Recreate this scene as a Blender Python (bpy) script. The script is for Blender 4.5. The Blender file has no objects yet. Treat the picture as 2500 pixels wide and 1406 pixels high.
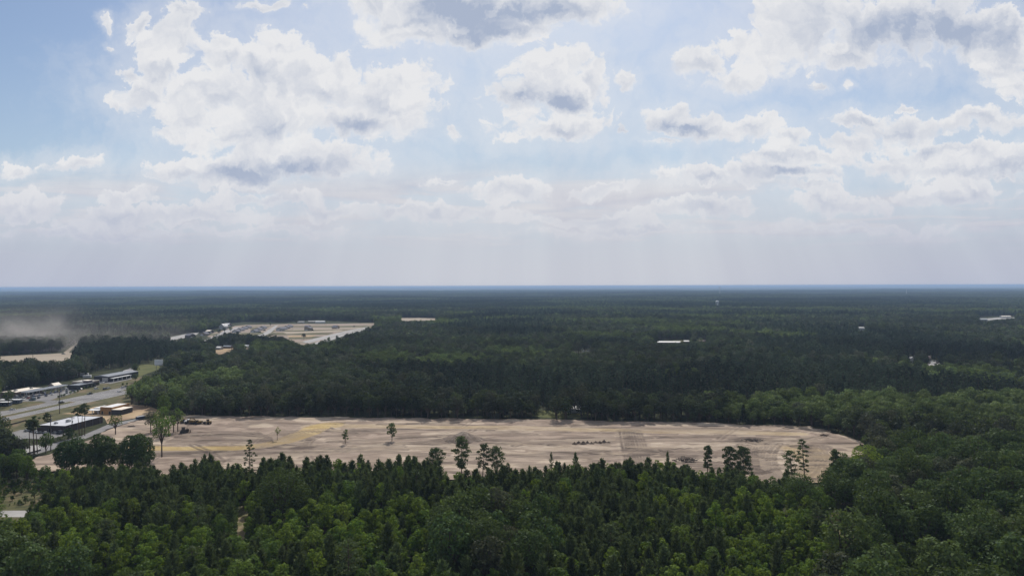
import bpy, bmesh, math, random
import numpy as np
from mathutils import Vector, Matrix
R = math.radians
scene = bpy.context.scene
col = scene.collection
random.seed(7)

# ------------------------------------------------------------------ camera
CAM_H = 100.0
FPX = 1667.0                                   # focal length in pixels of the 2500 px wide photograph
PITCH, ROLL = -5.0 / FPX, 0.0028
cam = bpy.data.cameras.new('camera')
cam.sensor_width = 36.0
cam.lens = 36.0 * FPX / 2500.0
cam.clip_start, cam.clip_end = 1.0, 120000.0
cam_ob = bpy.data.objects.new('camera', cam)
col.objects.link(cam_ob)
fwd = Vector((0, math.cos(PITCH), math.sin(PITCH)))
up0 = Vector((0, -math.sin(PITCH), math.cos(PITCH)))
rgt0 = Vector((1, 0, 0))
rgt = rgt0 * math.cos(ROLL) - up0 * math.sin(ROLL)
up = up0 * math.cos(ROLL) + rgt0 * math.sin(ROLL)
M = Matrix((rgt, up, -fwd)).transposed().to_4x4()
M.translation = Vector((0, 0, CAM_H))
cam_ob.matrix_world = M
scene.camera = cam_ob

def G(u, v, z=0.0):
    """the place on the ground seen at pixel (u, v) of the photograph"""
    d = fwd + rgt * ((u - 1250.0) / FPX) + up * ((703.0 - v) / FPX)
    t = (z - CAM_H) / d.z
    return Vector((d.x * t, d.y * t, z))

_A = np.array([list(rgt), list(up), list(fwd)])
def PX(x, y, z):
    """pixel of world points (arrays)"""
    P = np.stack([np.asarray(x, float), np.asarray(y, float), np.asarray(z, float) - CAM_H], -1) @ _A.T
    w = np.maximum(P[..., 2], 1e-3)
    return 1250 + FPX * P[..., 0] / w, 703 - FPX * P[..., 1] / w

# ------------------------------------------------------------------ render, exposure
scene.view_settings.view_transform = 'Standard'
scene.view_settings.look = 'None'
scene.view_settings.exposure = 0.0
scene.view_settings.gamma = 1.0
scene.view_settings.use_curve_mapping = False
cy = scene.cycles
cy.max_bounces = 6
cy.diffuse_bounces = 3
cy.glossy_bounces = 2
cy.transmission_bounces = 4
cy.transparent_max_bounces = 8
cy.volume_bounces = 0
cy.use_adaptive_sampling = False
cy.caustics_reflective = False
cy.caustics_refractive = False
cy.use_denoising = True
cy.denoising_prefilter = 'ACCURATE'
cy.denoiser = 'OPENIMAGEDENOISE'
cy.denoising_input_passes = 'RGB_ALBEDO_NORMAL'

# ------------------------------------------------------------------ sun
SUN_EL, SUN_AZ = R(44), R(3)                   # ahead of the camera, a little to the right, above the frame
sun = bpy.data.lights.new('sun', 'SUN')
sun.energy = 4.4
sun.angle = R(0.53)
sun.color = (1.0, 0.94, 0.86)
sun_ob = bpy.data.objects.new('sun', sun)
sd = Vector((math.sin(SUN_AZ) * math.cos(SUN_EL), math.cos(SUN_AZ) * math.cos(SUN_EL), math.sin(SUN_EL)))
sun_ob.rotation_euler = sd.to_track_quat('Z', 'Y').to_euler()
sun_ob.location = (0, 0, 400)
col.objects.link(sun_ob)

# ------------------------------------------------------------------ sky with cumulus clouds
class NT:
    """small node-tree writer"""
    def __init__(s, tree):
        s.t = tree
    def n(s, kind, **kw):
        nd = s.t.nodes.new(kind)
        for k, v in kw.items():
            setattr(nd, k, v)
        return nd
    def set(s, sock, v):
        if v is None:
            return
        if isinstance(v, bpy.types.NodeSocket):
            s.t.links.new(v, sock)
        else:
            sock.default_value = v
    def m(s, op, a, b=None, c=None, clamp=False):
        nd = s.n('ShaderNodeMath', operation=op, use_clamp=clamp)
        for i, v in enumerate((a, b, c)):
            s.set(nd.inputs[i], v)
        return nd.outputs[0]
    def v(s, op, a, b=None, c=None, scale=None):
        nd = s.n('ShaderNodeVectorMath', operation=op)
        for i, x in enumerate((a, b, c)):
            s.set(nd.inputs[i], x)
        if scale is not None:
            s.set(nd.inputs['Scale'], scale)
        return nd.outputs['Value'] if op in ('LENGTH', 'DOT_PRODUCT', 'DISTANCE') else nd.outputs[0]
    def xyz(s, x, y, z=0.0):
        nd = s.n('ShaderNodeCombineXYZ')
        for i, v in enumerate((x, y, z)):
            s.set(nd.inputs[i], v)
        return nd.outputs[0]
    def sep(s, v):
        nd = s.n('ShaderNodeSeparateXYZ')
        s.set(nd.inputs[0], v)
        return nd.outputs
    def ramp(s, v, a, b, lo=0.0, hi=1.0, kind='SMOOTHSTEP'):
        nd = s.n('ShaderNodeMapRange', interpolation_type=kind)
        for i, x in enumerate((v, a, b, lo, hi)):
            s.set(nd.inputs[i], x)
        return nd.outputs[0]
    def noise(s, vec, scale, detail=4.0, rough=0.5, dim='3D', out=0, dist=0.0):
        nd = s.n('ShaderNodeTexNoise', noise_dimensions=dim)
        s.set(nd.inputs['Vector'], vec)
        nd.inputs['Scale'].default_value = scale
        nd.inputs['Detail'].default_value = detail
        nd.inputs['Roughness'].default_value = rough
        nd.inputs['Distortion'].default_value = dist
        return nd.outputs[out]
    def voro(s, vec, scale, detail=0.0, smooth=0.6, rnd=1.0, dim='2D'):
        nd = s.n('ShaderNodeTexVoronoi', voronoi_dimensions=dim, feature='SMOOTH_F1')
        s.set(nd.inputs['Vector'], vec)
        nd.inputs['Scale'].default_value = scale
        nd.inputs['Detail'].default_value = detail
        nd.inputs['Smoothness'].default_value = smooth
        nd.inputs['Randomness'].default_value = rnd
        return nd.outputs['Distance']
    def mix(s, f, a, b, blend='MIX'):
        nd = s.n('ShaderNodeMix', data_type='RGBA', blend_type=blend)
        s.set(nd.inputs[0], f)
        for k, x in ((6, a), (7, b)):
            if isinstance(x, tuple) and len(x) == 3:
                x = (*x, 1.0)
            s.set(nd.inputs[k], x)
        return nd.outputs[2]

SKY_S = 0.1
world = bpy.data.worlds.new('World')
scene.world = world
world.use_nodes = True
world.node_tree.nodes.clear()
W = NT(world.node_tree)
sky = W.n('ShaderNodeTexSky', sky_type='NISHITA')
sky.sun_disc = False
sky.sun_elevation = SUN_EL
sky.sun_rotation = SUN_AZ
sky.altitude = 100.0
sky.air_density, sky.dust_density, sky.ozone_density = 1.0, 1.2, 1.0

# cloud masses: (u, v, half width, half height) in photograph pixels, turned into directions
CLOUDS = [
 (430, 95, 90, 62), (395, 165, 75, 70), (345, 55, 30, 30), (372, 95, 40, 40), (445, 38, 62, 30), (545, 130, 80, 55), (640, 155, 105, 80), (690, 115, 70, 45),
 (760, 215, 190, 90), (570, 235, 190, 100), (930, 235, 140, 72), (350, 235, 75, 42), (318, 190, 36, 36), (470, 290, 120, 40),
 (660, 300, 230, 70), (860, 300, 165, 48), (985, 270, 85, 66), (1000, 190, 90, 50), (418, 322, 58, 28), (560, 345, 150, 40),
 (700, 395, 230, 55), (850, 405, 110, 45), (560, 425, 140, 40), (430, 410, 75, 40), (330, 470, 90, 25),
 (1090, 35, 230, 75), (890, 20, 70, 50), (1000, 95, 130, 30), (1300, 20, 190, 60), (1440, 15, 90, 40), (1160, 85, 170, 30),
 (1340, 165, 85, 62), (1255, 240, 72, 48), (1360, 245, 130, 62), (1435, 195, 60, 55), (1350, 315, 145, 42), (1430, 300, 80, 42), (1240, 340, 30, 14),
 (1538, 190, 30, 26), (1700, 160, 62, 28), (1790, 190, 95, 34), (1860, 125, 110, 70), (1960, 75, 130, 90), (2120, 60, 190, 85), (2330, 70, 240, 85),
 (2460, 165, 70, 70), (2480, 230, 52, 34), (2060, 140, 90, 24),
 (1650, 300, 72, 48), (1735, 318, 115, 36), (1855, 312, 85, 34), (1640, 348, 60, 10),
 (1980, 385, 165, 30), (2130, 290, 85, 24), (2205, 325, 150, 42), (2400, 310, 110, 34), (2330, 385, 170, 32), (1745, 440, 175, 28), (1610, 440, 75, 20),
 (1900, 430, 160, 30), (2200, 405, 150, 32), (2460, 400, 70, 50),
 (2000, 207, 26, 18), (2070, 205, 24, 14), (1102, 320, 28, 20), (2228, 264, 22, 7), (244, 40, 15, 13), (258, 58, 15, 14), (266, 101, 15, 8), (281, 265, 10, 22),
 (80, 505, 130, 40), (300, 525, 150, 34), (520, 520, 190, 30), (800, 515, 180, 26), (1120, 525, 220, 24), (1450, 540, 160, 16), (1720, 515, 170, 20), (2050, 500, 170, 26), (2330, 480, 170, 34),
 (1000, 62, 150, 46), (1250, 66, 150, 48), (2100, 350, 120, 26), (2300, 425, 180, 26), (1950, 345, 55, 28), (1490, 462, 90, 16), (650, 485, 160, 20), (1000, 520, 120, 16), (1330, 535, 130, 14), (620, 565, 280, 13), (1500, 565, 280, 12), (2080, 560, 300, 14), (250, 565, 240, 14), (1980, 470, 120, 16),
 (170, 398, 66, 24), (45, 415, 60, 20), (1080, 456, 48, 10), (1255, 468, 120, 34), (1535, 315, 9, 16), (760, 30, 10, 8), (660, 8, 60, 12)]
GREYS = [(1165, 22, 225, 64, 1.0), (650, 425, 190, 26, .8), (870, 300, 62, 30, .6), (600, 322, 70, 20, .5), (430, 165, 45, 16, .4), (580, 290, 110, 30, .2), (640, 200, 90, 40, .2),
 (1330, 240, 130, 30, .9), (1340, 315, 60, 20, .4), (2270, 72, 305, 66, 1.0), (2060, 108, 130, 30, .8), (2440, 60, 120, 60, .6), (1660, 322, 76, 17, .9), (1700, 462, 110, 12, .6), (2220, 372, 110, 14, .6),
 (2450, 430, 90, 26, .5), (1990, 428, 90, 12, .4), (520, 400, 100, 26, .3)]
tc = W.n('ShaderNodeTexCoord').outputs['Generated']
dx, dy, dz = W.sep(tc)
ys = W.m('MAXIMUM', dy, 0.05)
U, V = W.m('DIVIDE', dx, ys), W.m('DIVIDE', dz, ys)
P = W.xyz(U, V)
w1 = W.v('SUBTRACT', W.noise(P, 7.0, 5.0, 0.6, '2D', 1), (0.5, 0.5, 0.5))
Pw = W.v('MULTIPLY_ADD', w1, (0.085, 0.06, 0.0), P)
w2 = W.v('SUBTRACT', W.noise(P, 34.0, 5.0, 0.65, '2D', 1), (0.5, 0.5, 0.5))
Pw = W.v('MULTIPLY_ADD', w2, (0.032, 0.026, 0.0), Pw)
def blob(pt, u, v, a, b):
    cu, cv, ru, rv = (u - 1250) / FPX, (698 - v) / FPX, a / FPX, b / FPX
    return W.v('LENGTH', W.v('MULTIPLY_ADD', pt, (1 / ru, 1 / rv, 0.0), (-cu / ru, -cv / rv, 0.0)))
Pd = W.v('ADD', Pw, (0.0, -0.013, 0.0))
acc = accd = None
for c in CLOUDS:
    l, ld = blob(Pw, *c), blob(Pd, *c)
    acc = l if acc is None else W.m('SMOOTH_MIN', acc, l, 0.35)
    accd = ld if accd is None else W.m('SMOOTH_MIN', accd, ld, 0.35)
B = W.m('SUBTRACT', 1.3, acc)
slope = W.m('SUBTRACT', accd, acc)             # positive on the underside of a cloud, negative on its top
under = W.ramp(slope, 0.0, 0.22)
# the sky beyond the frame carries the same broken cumulus
zz = W.m('ADD', W.m('MAXIMUM', dz, 0.0), 0.07)
Q = W.xyz(W.m('DIVIDE', dx, zz), W.m('DIVIDE', dy, zz))
gen = W.m('MULTIPLY', W.m('SUBTRACT', W.noise(Q, 1.15, 4.0, 0.5, '2D'), 0.5), 5.0)
outside = W.m('MAXIMUM', W.m('MAXIMUM', W.ramp(W.m('ABSOLUTE', U), 0.72, 0.95), W.ramp(V, 0.40, 0.52)), W.ramp(dy, 0.45, 0.25))
B = W.m('MAXIMUM', W.m('SUBTRACT', B, W.ramp(dy, 0.45, 0.25, 0.0, 9.0)), W.m('SUBTRACT', gen, W.m('MULTIPLY', W.m('SUBTRACT', 1.0, outside), 4.0)))
# cauliflower detail
fb = W.noise(Pw, 13.0, 9.0, 0.62, '2D')
bil = W.voro(Pw, 26.0, 2.0, 0.5)
dens = W.m('ADD', B, W.m('MULTIPLY', W.m('SUBTRACT', fb, 0.5), 1.35))
dens = W.m('ADD', dens, W.m('MULTIPLY', W.m('SUBTRACT', 0.36, bil), 0.55))
fine = W.noise(Pw, 60.0, 6.0, 0.65, '2D')
dens = W.m('ADD', dens, W.m('MULTIPLY', W.m('SUBTRACT', fine, 0.5), 0.55))
crisp, softa = W.ramp(dens, -0.04, 0.36), W.ramp(dens, -0.25, 0.62)
veil = W.m('MULTIPLY', W.ramp(dens, -1.7, 0.35), 0.42)
alpha = W.m('MAXIMUM', W.m('ADD', W.m('MULTIPLY', softa, under), W.m('MULTIPLY', crisp, W.m('SUBTRACT', 1.0, under))), veil)
# light from above and behind: upper sides of the billows bright, thick bases grey
Pu = W.v('ADD', Pw, (0.003, 0.012, 0.0))
fb2 = W.noise(Pu, 13.0, 6.0, 0.6, '2D')
bil2 = W.voro(Pu, 26.0, 2.0, 0.5)
soft = W.noise(Pw, 6.0, 5.0, 0.55, '2D')
soft2 = W.noise(W.v('ADD', Pw, (0.006, 0.03, 0.0)), 6.0, 5.0, 0.55, '2D')
rel = W.m('ADD', W.m('MULTIPLY', W.m('SUBTRACT', fb, fb2), 1.5), W.m('MULTIPLY', W.m('SUBTRACT', bil2, bil), 0.55))
rel = W.m('ADD', rel, W.m('MULTIPLY', W.m('SUBTRACT', soft, soft2), 1.6))
thick = W.ramp(dens, 0.05, 1.05)
gacc = None
for (u, v, a, b, k) in GREYS:
    g = W.ramp(blob(Pw, u, v, a, b), 1.75, 0.15, 0.0, k)
    gacc = g if gacc is None else W.m('MAXIMUM', gacc, g)
grey = W.m('ADD', W.m('MULTIPLY', gacc, 0.95), W.ramp(soft, 0.40, 0.68, 0.0, 0.24))
grey = W.m('ADD', grey, W.m('MULTIPLY', under, 0.12))
grey = W.m('ADD', grey, W.m('MULTIPLY', outside, W.ramp(gen, 0.3, 1.6, 0.0, 0.7)))
grey = W.m('MULTIPLY', W.m('ADD', grey, 0.10), thick)
grey = W.m('SUBTRACT', grey, W.m('MULTIPLY', rel, W.m('MULTIPLY_ADD', thick, 0.45, 0.3)), clamp=True)
WH, GR = (8.05, 8.1, 8.3), (4.0, 4.65, 6.0)
ccol = W.mix(grey, WH, GR)
# low far cloud banks near the horizon, flattened by distance
vv = W.m('ADD', W.m('MAXIMUM', V, 0.0), 0.10)
S = W.xyz(W.m('DIVIDE', U, vv), W.m('DIVIDE', 1.6, vv))
ls = W.noise(S, 0.85, 8.0, 0.55, '2D', 0, 0.25)
ls2 = W.noise(W.v('ADD', S, (0.02, -0.22, 0.0)), 0.85, 6.0, 0.55, '2D', 0, 0.25)
band = W.m('MULTIPLY', W.ramp(V, 0.03, 0.09), W.ramp(V, 0.19, 0.125))
lowa = W.m('MULTIPLY', W.ramp(ls, 0.44, 0.60), band)
lowg = W.m('ADD', W.m('MULTIPLY', W.m('SUBTRACT', ls2, ls), 3.2), 0.38, clamp=True)
lowc = W.mix(lowg, (7.0, 6.95, 7.2), (4.7, 4.9, 6.0))
# clear sky: the physical sky thinned by bright haze towards the sun and the horizon
hz1 = W.m('ADD', W.ramp(V, 0.42, 0.05, 0.06, 0.55), W.m('MULTIPLY', W.ramp(W.m('ABSOLUTE', W.m('SUBTRACT', U, 0.02)), 0.55, 0.0), 0.30))
base = W.mix(hz1, W.v('MULTIPLY', sky.outputs[0], (0.76, 0.83, 0.92)), (4.7, 5.75, 6.8))
c1 = W.mix(lowa, base, lowc)
c2 = W.mix(alpha, c1, ccol)
hz2 = W.ramp(V, 0.0, 0.205, 0.96, 0.0, 'SMOOTHSTEP')
hcol = W.mix(W.ramp(W.m('ABSOLUTE', W.m('SUBTRACT', U, 0.03)), 0.1, 0.7), (5.8, 5.98, 6.65), (4.8, 5.1, 6.2))
c3 = W.mix(hz2, c2, hcol)
# faint shafts of light fanning out below the hidden sun
ang = W.m('ARCTAN2', W.m('SUBTRACT', U, math.tan(SUN_AZ)), W.m('SUBTRACT', math.tan(SUN_EL), V))
shaft = W.m('SUBTRACT', W.noise(W.xyz(W.m('MULTIPLY', ang, 1.0), 0.3), 16.0, 3.0, 0.5, '2D'), 0.5)
shaft = W.m('MULTIPLY', shaft, W.m('MULTIPLY', W.ramp(V, 0.33, 0.10, 0.0, 0.16), W.ramp(dy, 0.5, 0.7)))
c3 = W.v('MULTIPLY', c3, W.xyz(W.m('ADD', 1.0, shaft), W.m('ADD', 1.0, shaft), W.m('ADD', 1.0, W.m('MULTIPLY', shaft, 0.7))))
bg = W.n('ShaderNodeBackground')
W.set(bg.inputs[0], c3)
bg.inputs[1].default_value = SKY_S
W.t.links.new(bg.outputs[0], W.n('ShaderNodeOutputWorld').inputs[0])
world.cycles.sampling_method = 'MANUAL'
world.cycles.sample_map_resolution = 512

# ------------------------------------------------------------------ helpers
def tag(o, label=None, cat=None, group=None, kind=None):
    if label: o['label'] = label
    if cat: o['category'] = cat
    if group: o['group'] = group
    if kind: o['kind'] = kind
    return o

def mesh_np(name, verts, quads, mats=(), midx=None, tris=None):
    """mesh from arrays: (n,3) vertices, (m,4) quads and/or (k,3) triangles"""
    me = bpy.data.meshes.new(name)
    verts = np.asarray(verts, np.float32)
    loops, starts, tot = [], [], []
    off = 0
    for f, k in ((quads, 4), (tris, 3)):
        if f is not None and len(f):
            f = np.asarray(f, np.int32)
            loops.append(f.ravel())
            starts.append(off + np.arange(len(f)) * k)
            off += f.size
    L = np.concatenate(loops); S_ = np.concatenate(starts)
    me.vertices.add(len(verts)); me.vertices.foreach_set('co', verts.ravel())
    me.loops.add(len(L)); me.loops.foreach_set('vertex_index', L)
    me.polygons.add(len(S_)); me.polygons.foreach_set('loop_start', S_.astype(np.int32))
    for m_ in mats: me.materials.append(m_)
    if midx is not None: me.polygons.foreach_set('material_index', np.asarray(midx, np.int32))
    me.update(calc_edges=True)
    return me

def link(name, me, parent=None, loc=None):
    o = bpy.data.objects.new(name, me)
    col.objects.link(o)
    if parent is not None: o.parent = parent
    if loc is not None: o.location = loc
    return o

def empty(name, loc, rz=0.0):
    o = bpy.data.objects.new(name, None)
    o.empty_display_size = 1.0
    col.objects.link(o)
    o.location = loc
    o.rotation_euler = (0, 0, rz)
    return o

class MB:
    """collects boxes, prisms and tubes in one mesh"""
    def __init__(s): s.bm = bmesh.new()
    def box(s, x0, x1, y0, y1, z0, z1, taper=0.0):
        c = [(x0, y0, z0), (x1, y0, z0), (x1, y1, z0), (x0, y1, z0), (x0 + taper, y0 + taper, z1), (x1 - taper, y0 + taper, z1), (x1 - taper, y1 - taper, z1), (x0 + taper, y1 - taper, z1)]
        v = [s.bm.verts.new(p) for p in c]
        for f in ((3, 2, 1, 0), (4, 5, 6, 7), (0, 1, 5, 4), (1, 2, 6, 5), (2, 3, 7, 6), (3, 0, 4, 7)):
            s.bm.faces.new([v[i] for i in f])
        return s
    def prism(s, prof, axis, a, b):
        """profile of 2-D points swept along x, y or z from a to b"""
        def P3(p, t): return (t, p[0], p[1]) if axis == 'x' else ((p[0], t, p[1]) if axis == 'y' else (p[0], p[1], t))
        A = [s.bm.verts.new(P3(p, a)) for p in prof]; B_ = [s.bm.verts.new(P3(p, b)) for p in prof]
        n = len(prof)
        s.bm.faces.new(A); s.bm.faces.new(B_[::-1])
        for i in range(n): s.bm.faces.new((A[i], B_[i], B_[(i + 1) % n], A[(i + 1) % n]))
        return s
    def tube(s, pts, rads, n=6, cap=True):
        rings = []
        for i, p in enumerate(pts):
            p = Vector(p)
            d = (Vector(pts[min(i + 1, len(pts) - 1)]) - Vector(pts[max(i - 1, 0)])).normalized()
            a = d.orthogonal().normalized(); b = d.cross(a)
            r = rads[i] if hasattr(rads, '__len__') else rads
            rings.append([s.bm.verts.new(p + (a * math.cos(t) + b * math.sin(t)) * r) for t in [k * 2 * math.pi / n for k in range(n)]])
        for q in range(len(rings) - 1):
            for k in range(n):
                s.bm.faces.new((rings[q][k], rings[q][(k + 1) % n], rings[q + 1][(k + 1) % n], rings[q + 1][k]))
        if cap:
            s.bm.faces.new(rings[0][::-1]); s.bm.faces.new(rings[-1])
        return s
    def mesh(s, name, mat, bevel=0.0):
        if bevel:
            bmesh.ops.bevel(s.bm, geom=s.bm.edges[:], offset=bevel, segments=1, affect='EDGES', clamp_overlap=True)
        bmesh.ops.recalc_face_normals(s.bm, faces=s.bm.faces[:])
        me = bpy.data.meshes.new(name)
        s.bm.to_mesh(me); s.bm.free()
        if mat: me.materials.append(mat)
        return me
    def build(s, name, mat, parent=None, bevel=0.0, loc=None):
        return link(name, s.mesh(name, mat, bevel), parent, loc)

MATS = {}
def mat(name, rgb, rough=0.8, var=0.0, scale=3.0, metal=0.0, spec=0.3, bump=0.0, coat=0.0):
    """plain surface with slight procedural wear"""
    if name in MATS: return MATS[name]
    m_ = bpy.data.materials.new(name); m_.use_nodes = True
    T = NT(m_.node_tree)
    b = m_.node_tree.nodes['Principled BSDF']
    b.inputs['Roughness'].default_value = rough
    b.inputs['Metallic'].default_value = metal
    b.inputs['Specular IOR Level'].default_value = spec
    b.inputs['Coat Weight'].default_value = coat
    if var:
        co = T.n('ShaderNodeTexCoord').outputs['Object']
        f = T.noise(co, scale, 5.0, 0.6)
        T.set(b.inputs['Base Color'], T.mix(T.ramp(f, 0.3, 0.7), tuple(c * (1 - var) for c in rgb), tuple(min(1, c * (1 + var)) for c in rgb)))
    else:
        b.inputs['Base Color'].default_value = (*rgb, 1)
    MATS[name] = m_
    return m_

def vnoise(x, y, scale, seed=0):
    """value noise on arrays"""
    rs = np.random.RandomState(seed); T_ = rs.rand(256, 256)
    x = np.asarray(x) / scale; y = np.asarray(y) / scale
    i, j = np.floor(x).astype(int), np.floor(y).astype(int)
    fx, fy = x - i, y - j
    fx = fx * fx * (3 - 2 * fx); fy = fy * fy * (3 - 2 * fy)
    a, b = T_[i % 256, j % 256], T_[(i + 1) % 256, j % 256]
    c, d = T_[i % 256, (j + 1) % 256], T_[(i + 1) % 256, (j + 1) % 256]
    return (a * (1 - fx) + b * fx) * (1 - fy) + (c * (1 - fx) + d * fx) * fy
def fbm(x, y, scale, octv=4, seed=0):
    t, a, n = 0.0, 0.5, 0.0
    for k in range(octv):
        t = t + a * vnoise(x, y, scale / 2 ** k, seed + k); n += a; a *= 0.5
    return t / n

def inpoly(px, py, poly):
    px, py = np.asarray(px), np.asarray(py)
    r = np.zeros(px.shape, bool)
    n = len(poly)
    for i in range(n):
        (x1, y1), (x2, y2) = poly[i], poly[(i + 1) % n]
        if y1 == y2: continue
        c = ((y1 > py) != (y2 > py)) & (px < (x2 - x1) * (py - y1) / (y2 - y1) + x1)
        r ^= c
    return r
def gpoly(pts): return [tuple(G(u, v).xy) for u, v in pts]

# ------------------------------------------------------------------ terrain
def terrain(x, y):
    d = np.hypot(x, y)
    k = np.clip((d - 2300) / 2200, 0, 1); k = k * k * (3 - 2 * k)
    return k * ((fbm(x, y, 1900, 3, 40) - 0.55) * 34)

def ground_material():
    m_ = bpy.data.materials.new('forest_floor'); m_.use_nodes = True
    T = NT(m_.node_tree); b = m_.node_tree.nodes['Principled BSDF']
    co = T.n('ShaderNodeNewGeometry').outputs['Position']
    n1 = T.noise(co, 0.11, 6.0, 0.6)
    n2 = T.noise(co, 0.0011, 5.0, 0.55)
    near = T.mix(T.ramp(n1, 0.35, 0.7), (0.022, 0.026, 0.014), (0.055, 0.06, 0.028))
    far = T.mix(T.ramp(n2, 0.38, 0.62), (0.014, 0.024, 0.014), (0.040, 0.060, 0.026))
    dist = T.v('LENGTH', co)
    T.set(b.inputs['Base Color'], T.mix(T.ramp(dist, 5000.0, 9000.0), near, far))
    b.inputs['Roughness'].default_value = 0.95
    b.inputs['Specular IOR Level'].default_value = 0.05
    return m_
ys_ = np.concatenate([np.linspace(-2400, 2000, 12), np.linspace(2250, 12000, 60), np.geomspace(12600, 59000, 40)])
ts_ = np.linspace(-1, 1, 81)
gy, gt = np.meshgrid(ys_, ts_, indexing='ij')
gx = gt * np.maximum(6000, np.abs(gy) * 0.9 + 2500)
gz = terrain(gx, gy)
nn = len(ts_)
idx = np.arange(gy.size).reshape(gy.shape)
quads = np.stack([idx[:-1, :-1], idx[:-1, 1:], idx[1:, 1:], idx[1:, :-1]], -1).reshape(-1, 4)
ground = link('ground', mesh_np('ground', np.stack([gx, gy, gz], -1).reshape(-1, 3), quads, [ground_material()]))
tag(ground, 'dark forest floor and woodland plain reaching to the horizon', kind='structure')
ground.data.shade_smooth()

# ------------------------------------------------------------------ air
def haze_box():
    m_ = bpy.data.materials.new('haze_air'); m_.use_nodes = True
    t = m_.node_tree; t.nodes.clear()
    pv = t.nodes.new('ShaderNodeVolumePrincipled')
    pv.inputs['Color'].default_value = (0.46, 0.64, 0.92, 1)
    pv.inputs['Density'].default_value = HAZE_DENSITY
    pv.inputs['Anisotropy'].default_value = 0.0
    t.links.new(pv.outputs[0], t.nodes.new('ShaderNodeOutputMaterial').inputs['Volume'])
    b = MB(); b.box(-60000, 60000, -2600, 60500, -45.0, 104.0)
    o = b.build('haze', m_)
    o.display_type = 'WIRE'
    return tag(o, 'thin blue summer haze lying over the whole plain', kind='stuff')
HAZE_DENSITY = 6.5e-5
haze_box()

# ------------------------------------------------------------------ flat sheets (roads, lots, lawns)
def sheet(name, pts, z, material, label, px=True):
    poly = gpoly(pts) if px else pts
    bm_ = bmesh.new()
    f = bm_.faces.new([bm_.verts.new((x, y, z)) for x, y in poly])
    bmesh.ops.recalc_face_normals(bm_, faces=[f])
    if f.normal.z < 0: f.normal_flip()
    bmesh.ops.triangulate(bm_, faces=[f])
    me = bpy.data.meshes.new(name); bm_.to_mesh(me); bm_.free()
    me.materials.append(material)
    return tag(link(name, me), label, kind='structure')

def soil(name, c1, c2, c3=None, stretch=(1, 1, 1), scale=0.05, rough=0.95):
    if name in MATS: return MATS[name]
    m_ = bpy.data.materials.new(name); m_.use_nodes = True
    T = NT(m_.node_tree); b = m_.node_tree.nodes['Principled BSDF']
    co = T.v('MULTIPLY', T.n('ShaderNodeNewGeometry').outputs['Position'], stretch)
    c = T.mix(T.ramp(T.noise(co, scale, 7.0, 0.6), 0.33, 0.67), c1, c2)
    if c3: c = T.mix(T.ramp(T.noise(co, scale * 0.37, 5.0, 0.6, '3D', 0, 0.6), 0.52, 0.64), c, c3)
    T.set(b.inputs['Base Color'], c)
    b.inputs['Roughness'].default_value = rough
    b.inputs['Specular IOR Level'].default_value = 0.1
    MATS[name] = m_
    return m_
M_GRASS = soil('verge_grass', (0.062, 0.062, 0.030), (0.112, 0.104, 0.052), (0.15, 0.115, 0.07), scale=0.12)
M_WEEDS = soil('weedy_grass', (0.045, 0.05, 0.022), (0.105, 0.10, 0.045), (0.13, 0.105, 0.06), scale=0.22)
M_LAWN = soil('field_grass', (0.075, 0.085, 0.03), (0.11, 0.112, 0.042), scale=0.06)
M_ASPH = soil('asphalt', (0.17, 0.165, 0.165), (0.22, 0.215, 0.215), (0.15, 0.145, 0.145), scale=0.07)
M_CONC = soil('concrete', (0.27, 0.26, 0.255), (0.36, 0.35, 0.34), scale=0.08)
M_SAND = soil('sandy_soil', (0.30, 0.215, 0.13), (0.40, 0.30, 0.19), (0.23, 0.16, 0.11), scale=0.06)
M_PSAND = soil('pale_field_soil', (0.27, 0.225, 0.175), (0.33, 0.28, 0.22), (0.22, 0.185, 0.14), (0.3, 1, 1), 0.02)
M_ESTATE = soil('estate_soil', (0.17, 0.145, 0.115), (0.34, 0.265, 0.22), (0.085, 0.09, 0.045), (0.10, 1.0, 1), 0.05)
M_TRAIL = soil('trail_soil', (0.16, 0.13, 0.075), (0.23, 0.19, 0.12), (0.10, 0.10, 0.045), scale=0.2)
M_PAINT = mat('road_paint', (0.7, 0.7, 0.66), 0.6)

# commercial strip on the left: verge, two carriageways, median, lots
AX = Vector((20.0, 135.0)).normalized()        # direction of the highway
AN = Vector((AX.y, -AX.x))                     # to its right
O_ = G(0, 1030).xy                             # right edge of the near carriageway
def HW(s, t): return tuple(O_ + AX * s + AN * t)   # s metres along, t metres right of that edge
def hstrip(name, t0, t1, s0, s1, z, m_, label): return sheet(name, [HW(s0, t0), HW(s1, t0), HW(s1, t1), HW(s0, t1)], z, m_, label, px=False)
hstrip('grass_verge', -80, 46, -140, 250, 0.02, M_GRASS, 'dry olive grass verge along the divided highway')
hstrip('road', -12.5, 0, -260, 900, 0.06, M_ASPH, 'pale grey near carriageway of the divided highway')
hstrip('road', -33.5, -20, -260, 900, 0.06, M_ASPH, 'pale grey far carriageway of the divided highway beyond the grass median')
hstrip('road', -20, -12.5, 88, 150, 0.06, M_ASPH, 'paved crossover joining both carriageways of the highway')
mk = bmesh.new()
def stripe(bm_, s0, s1, t, w, z=0.068):
    bm_.faces.new([bm_.verts.new((*HW(a, b), z)) for a, b in ((s0, t - w), (s1, t - w), (s1, t + w), (s0, t + w))][::-1])
for t in (-6.2, -26.6):
    for k in range(-12, 60): stripe(mk, k * 12, k * 12 + 3.2, t, 0.09)
for t in (-0.9, -11.8, -20.9, -32.6): stripe(mk, -200, 760, t, 0.08)
bmesh.ops.recalc_face_normals(mk, faces=mk.faces[:])
me = bpy.data.meshes.new('road_markings'); mk.to_mesh(me); mk.free(); me.materials.append(M_PAINT)
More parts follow.
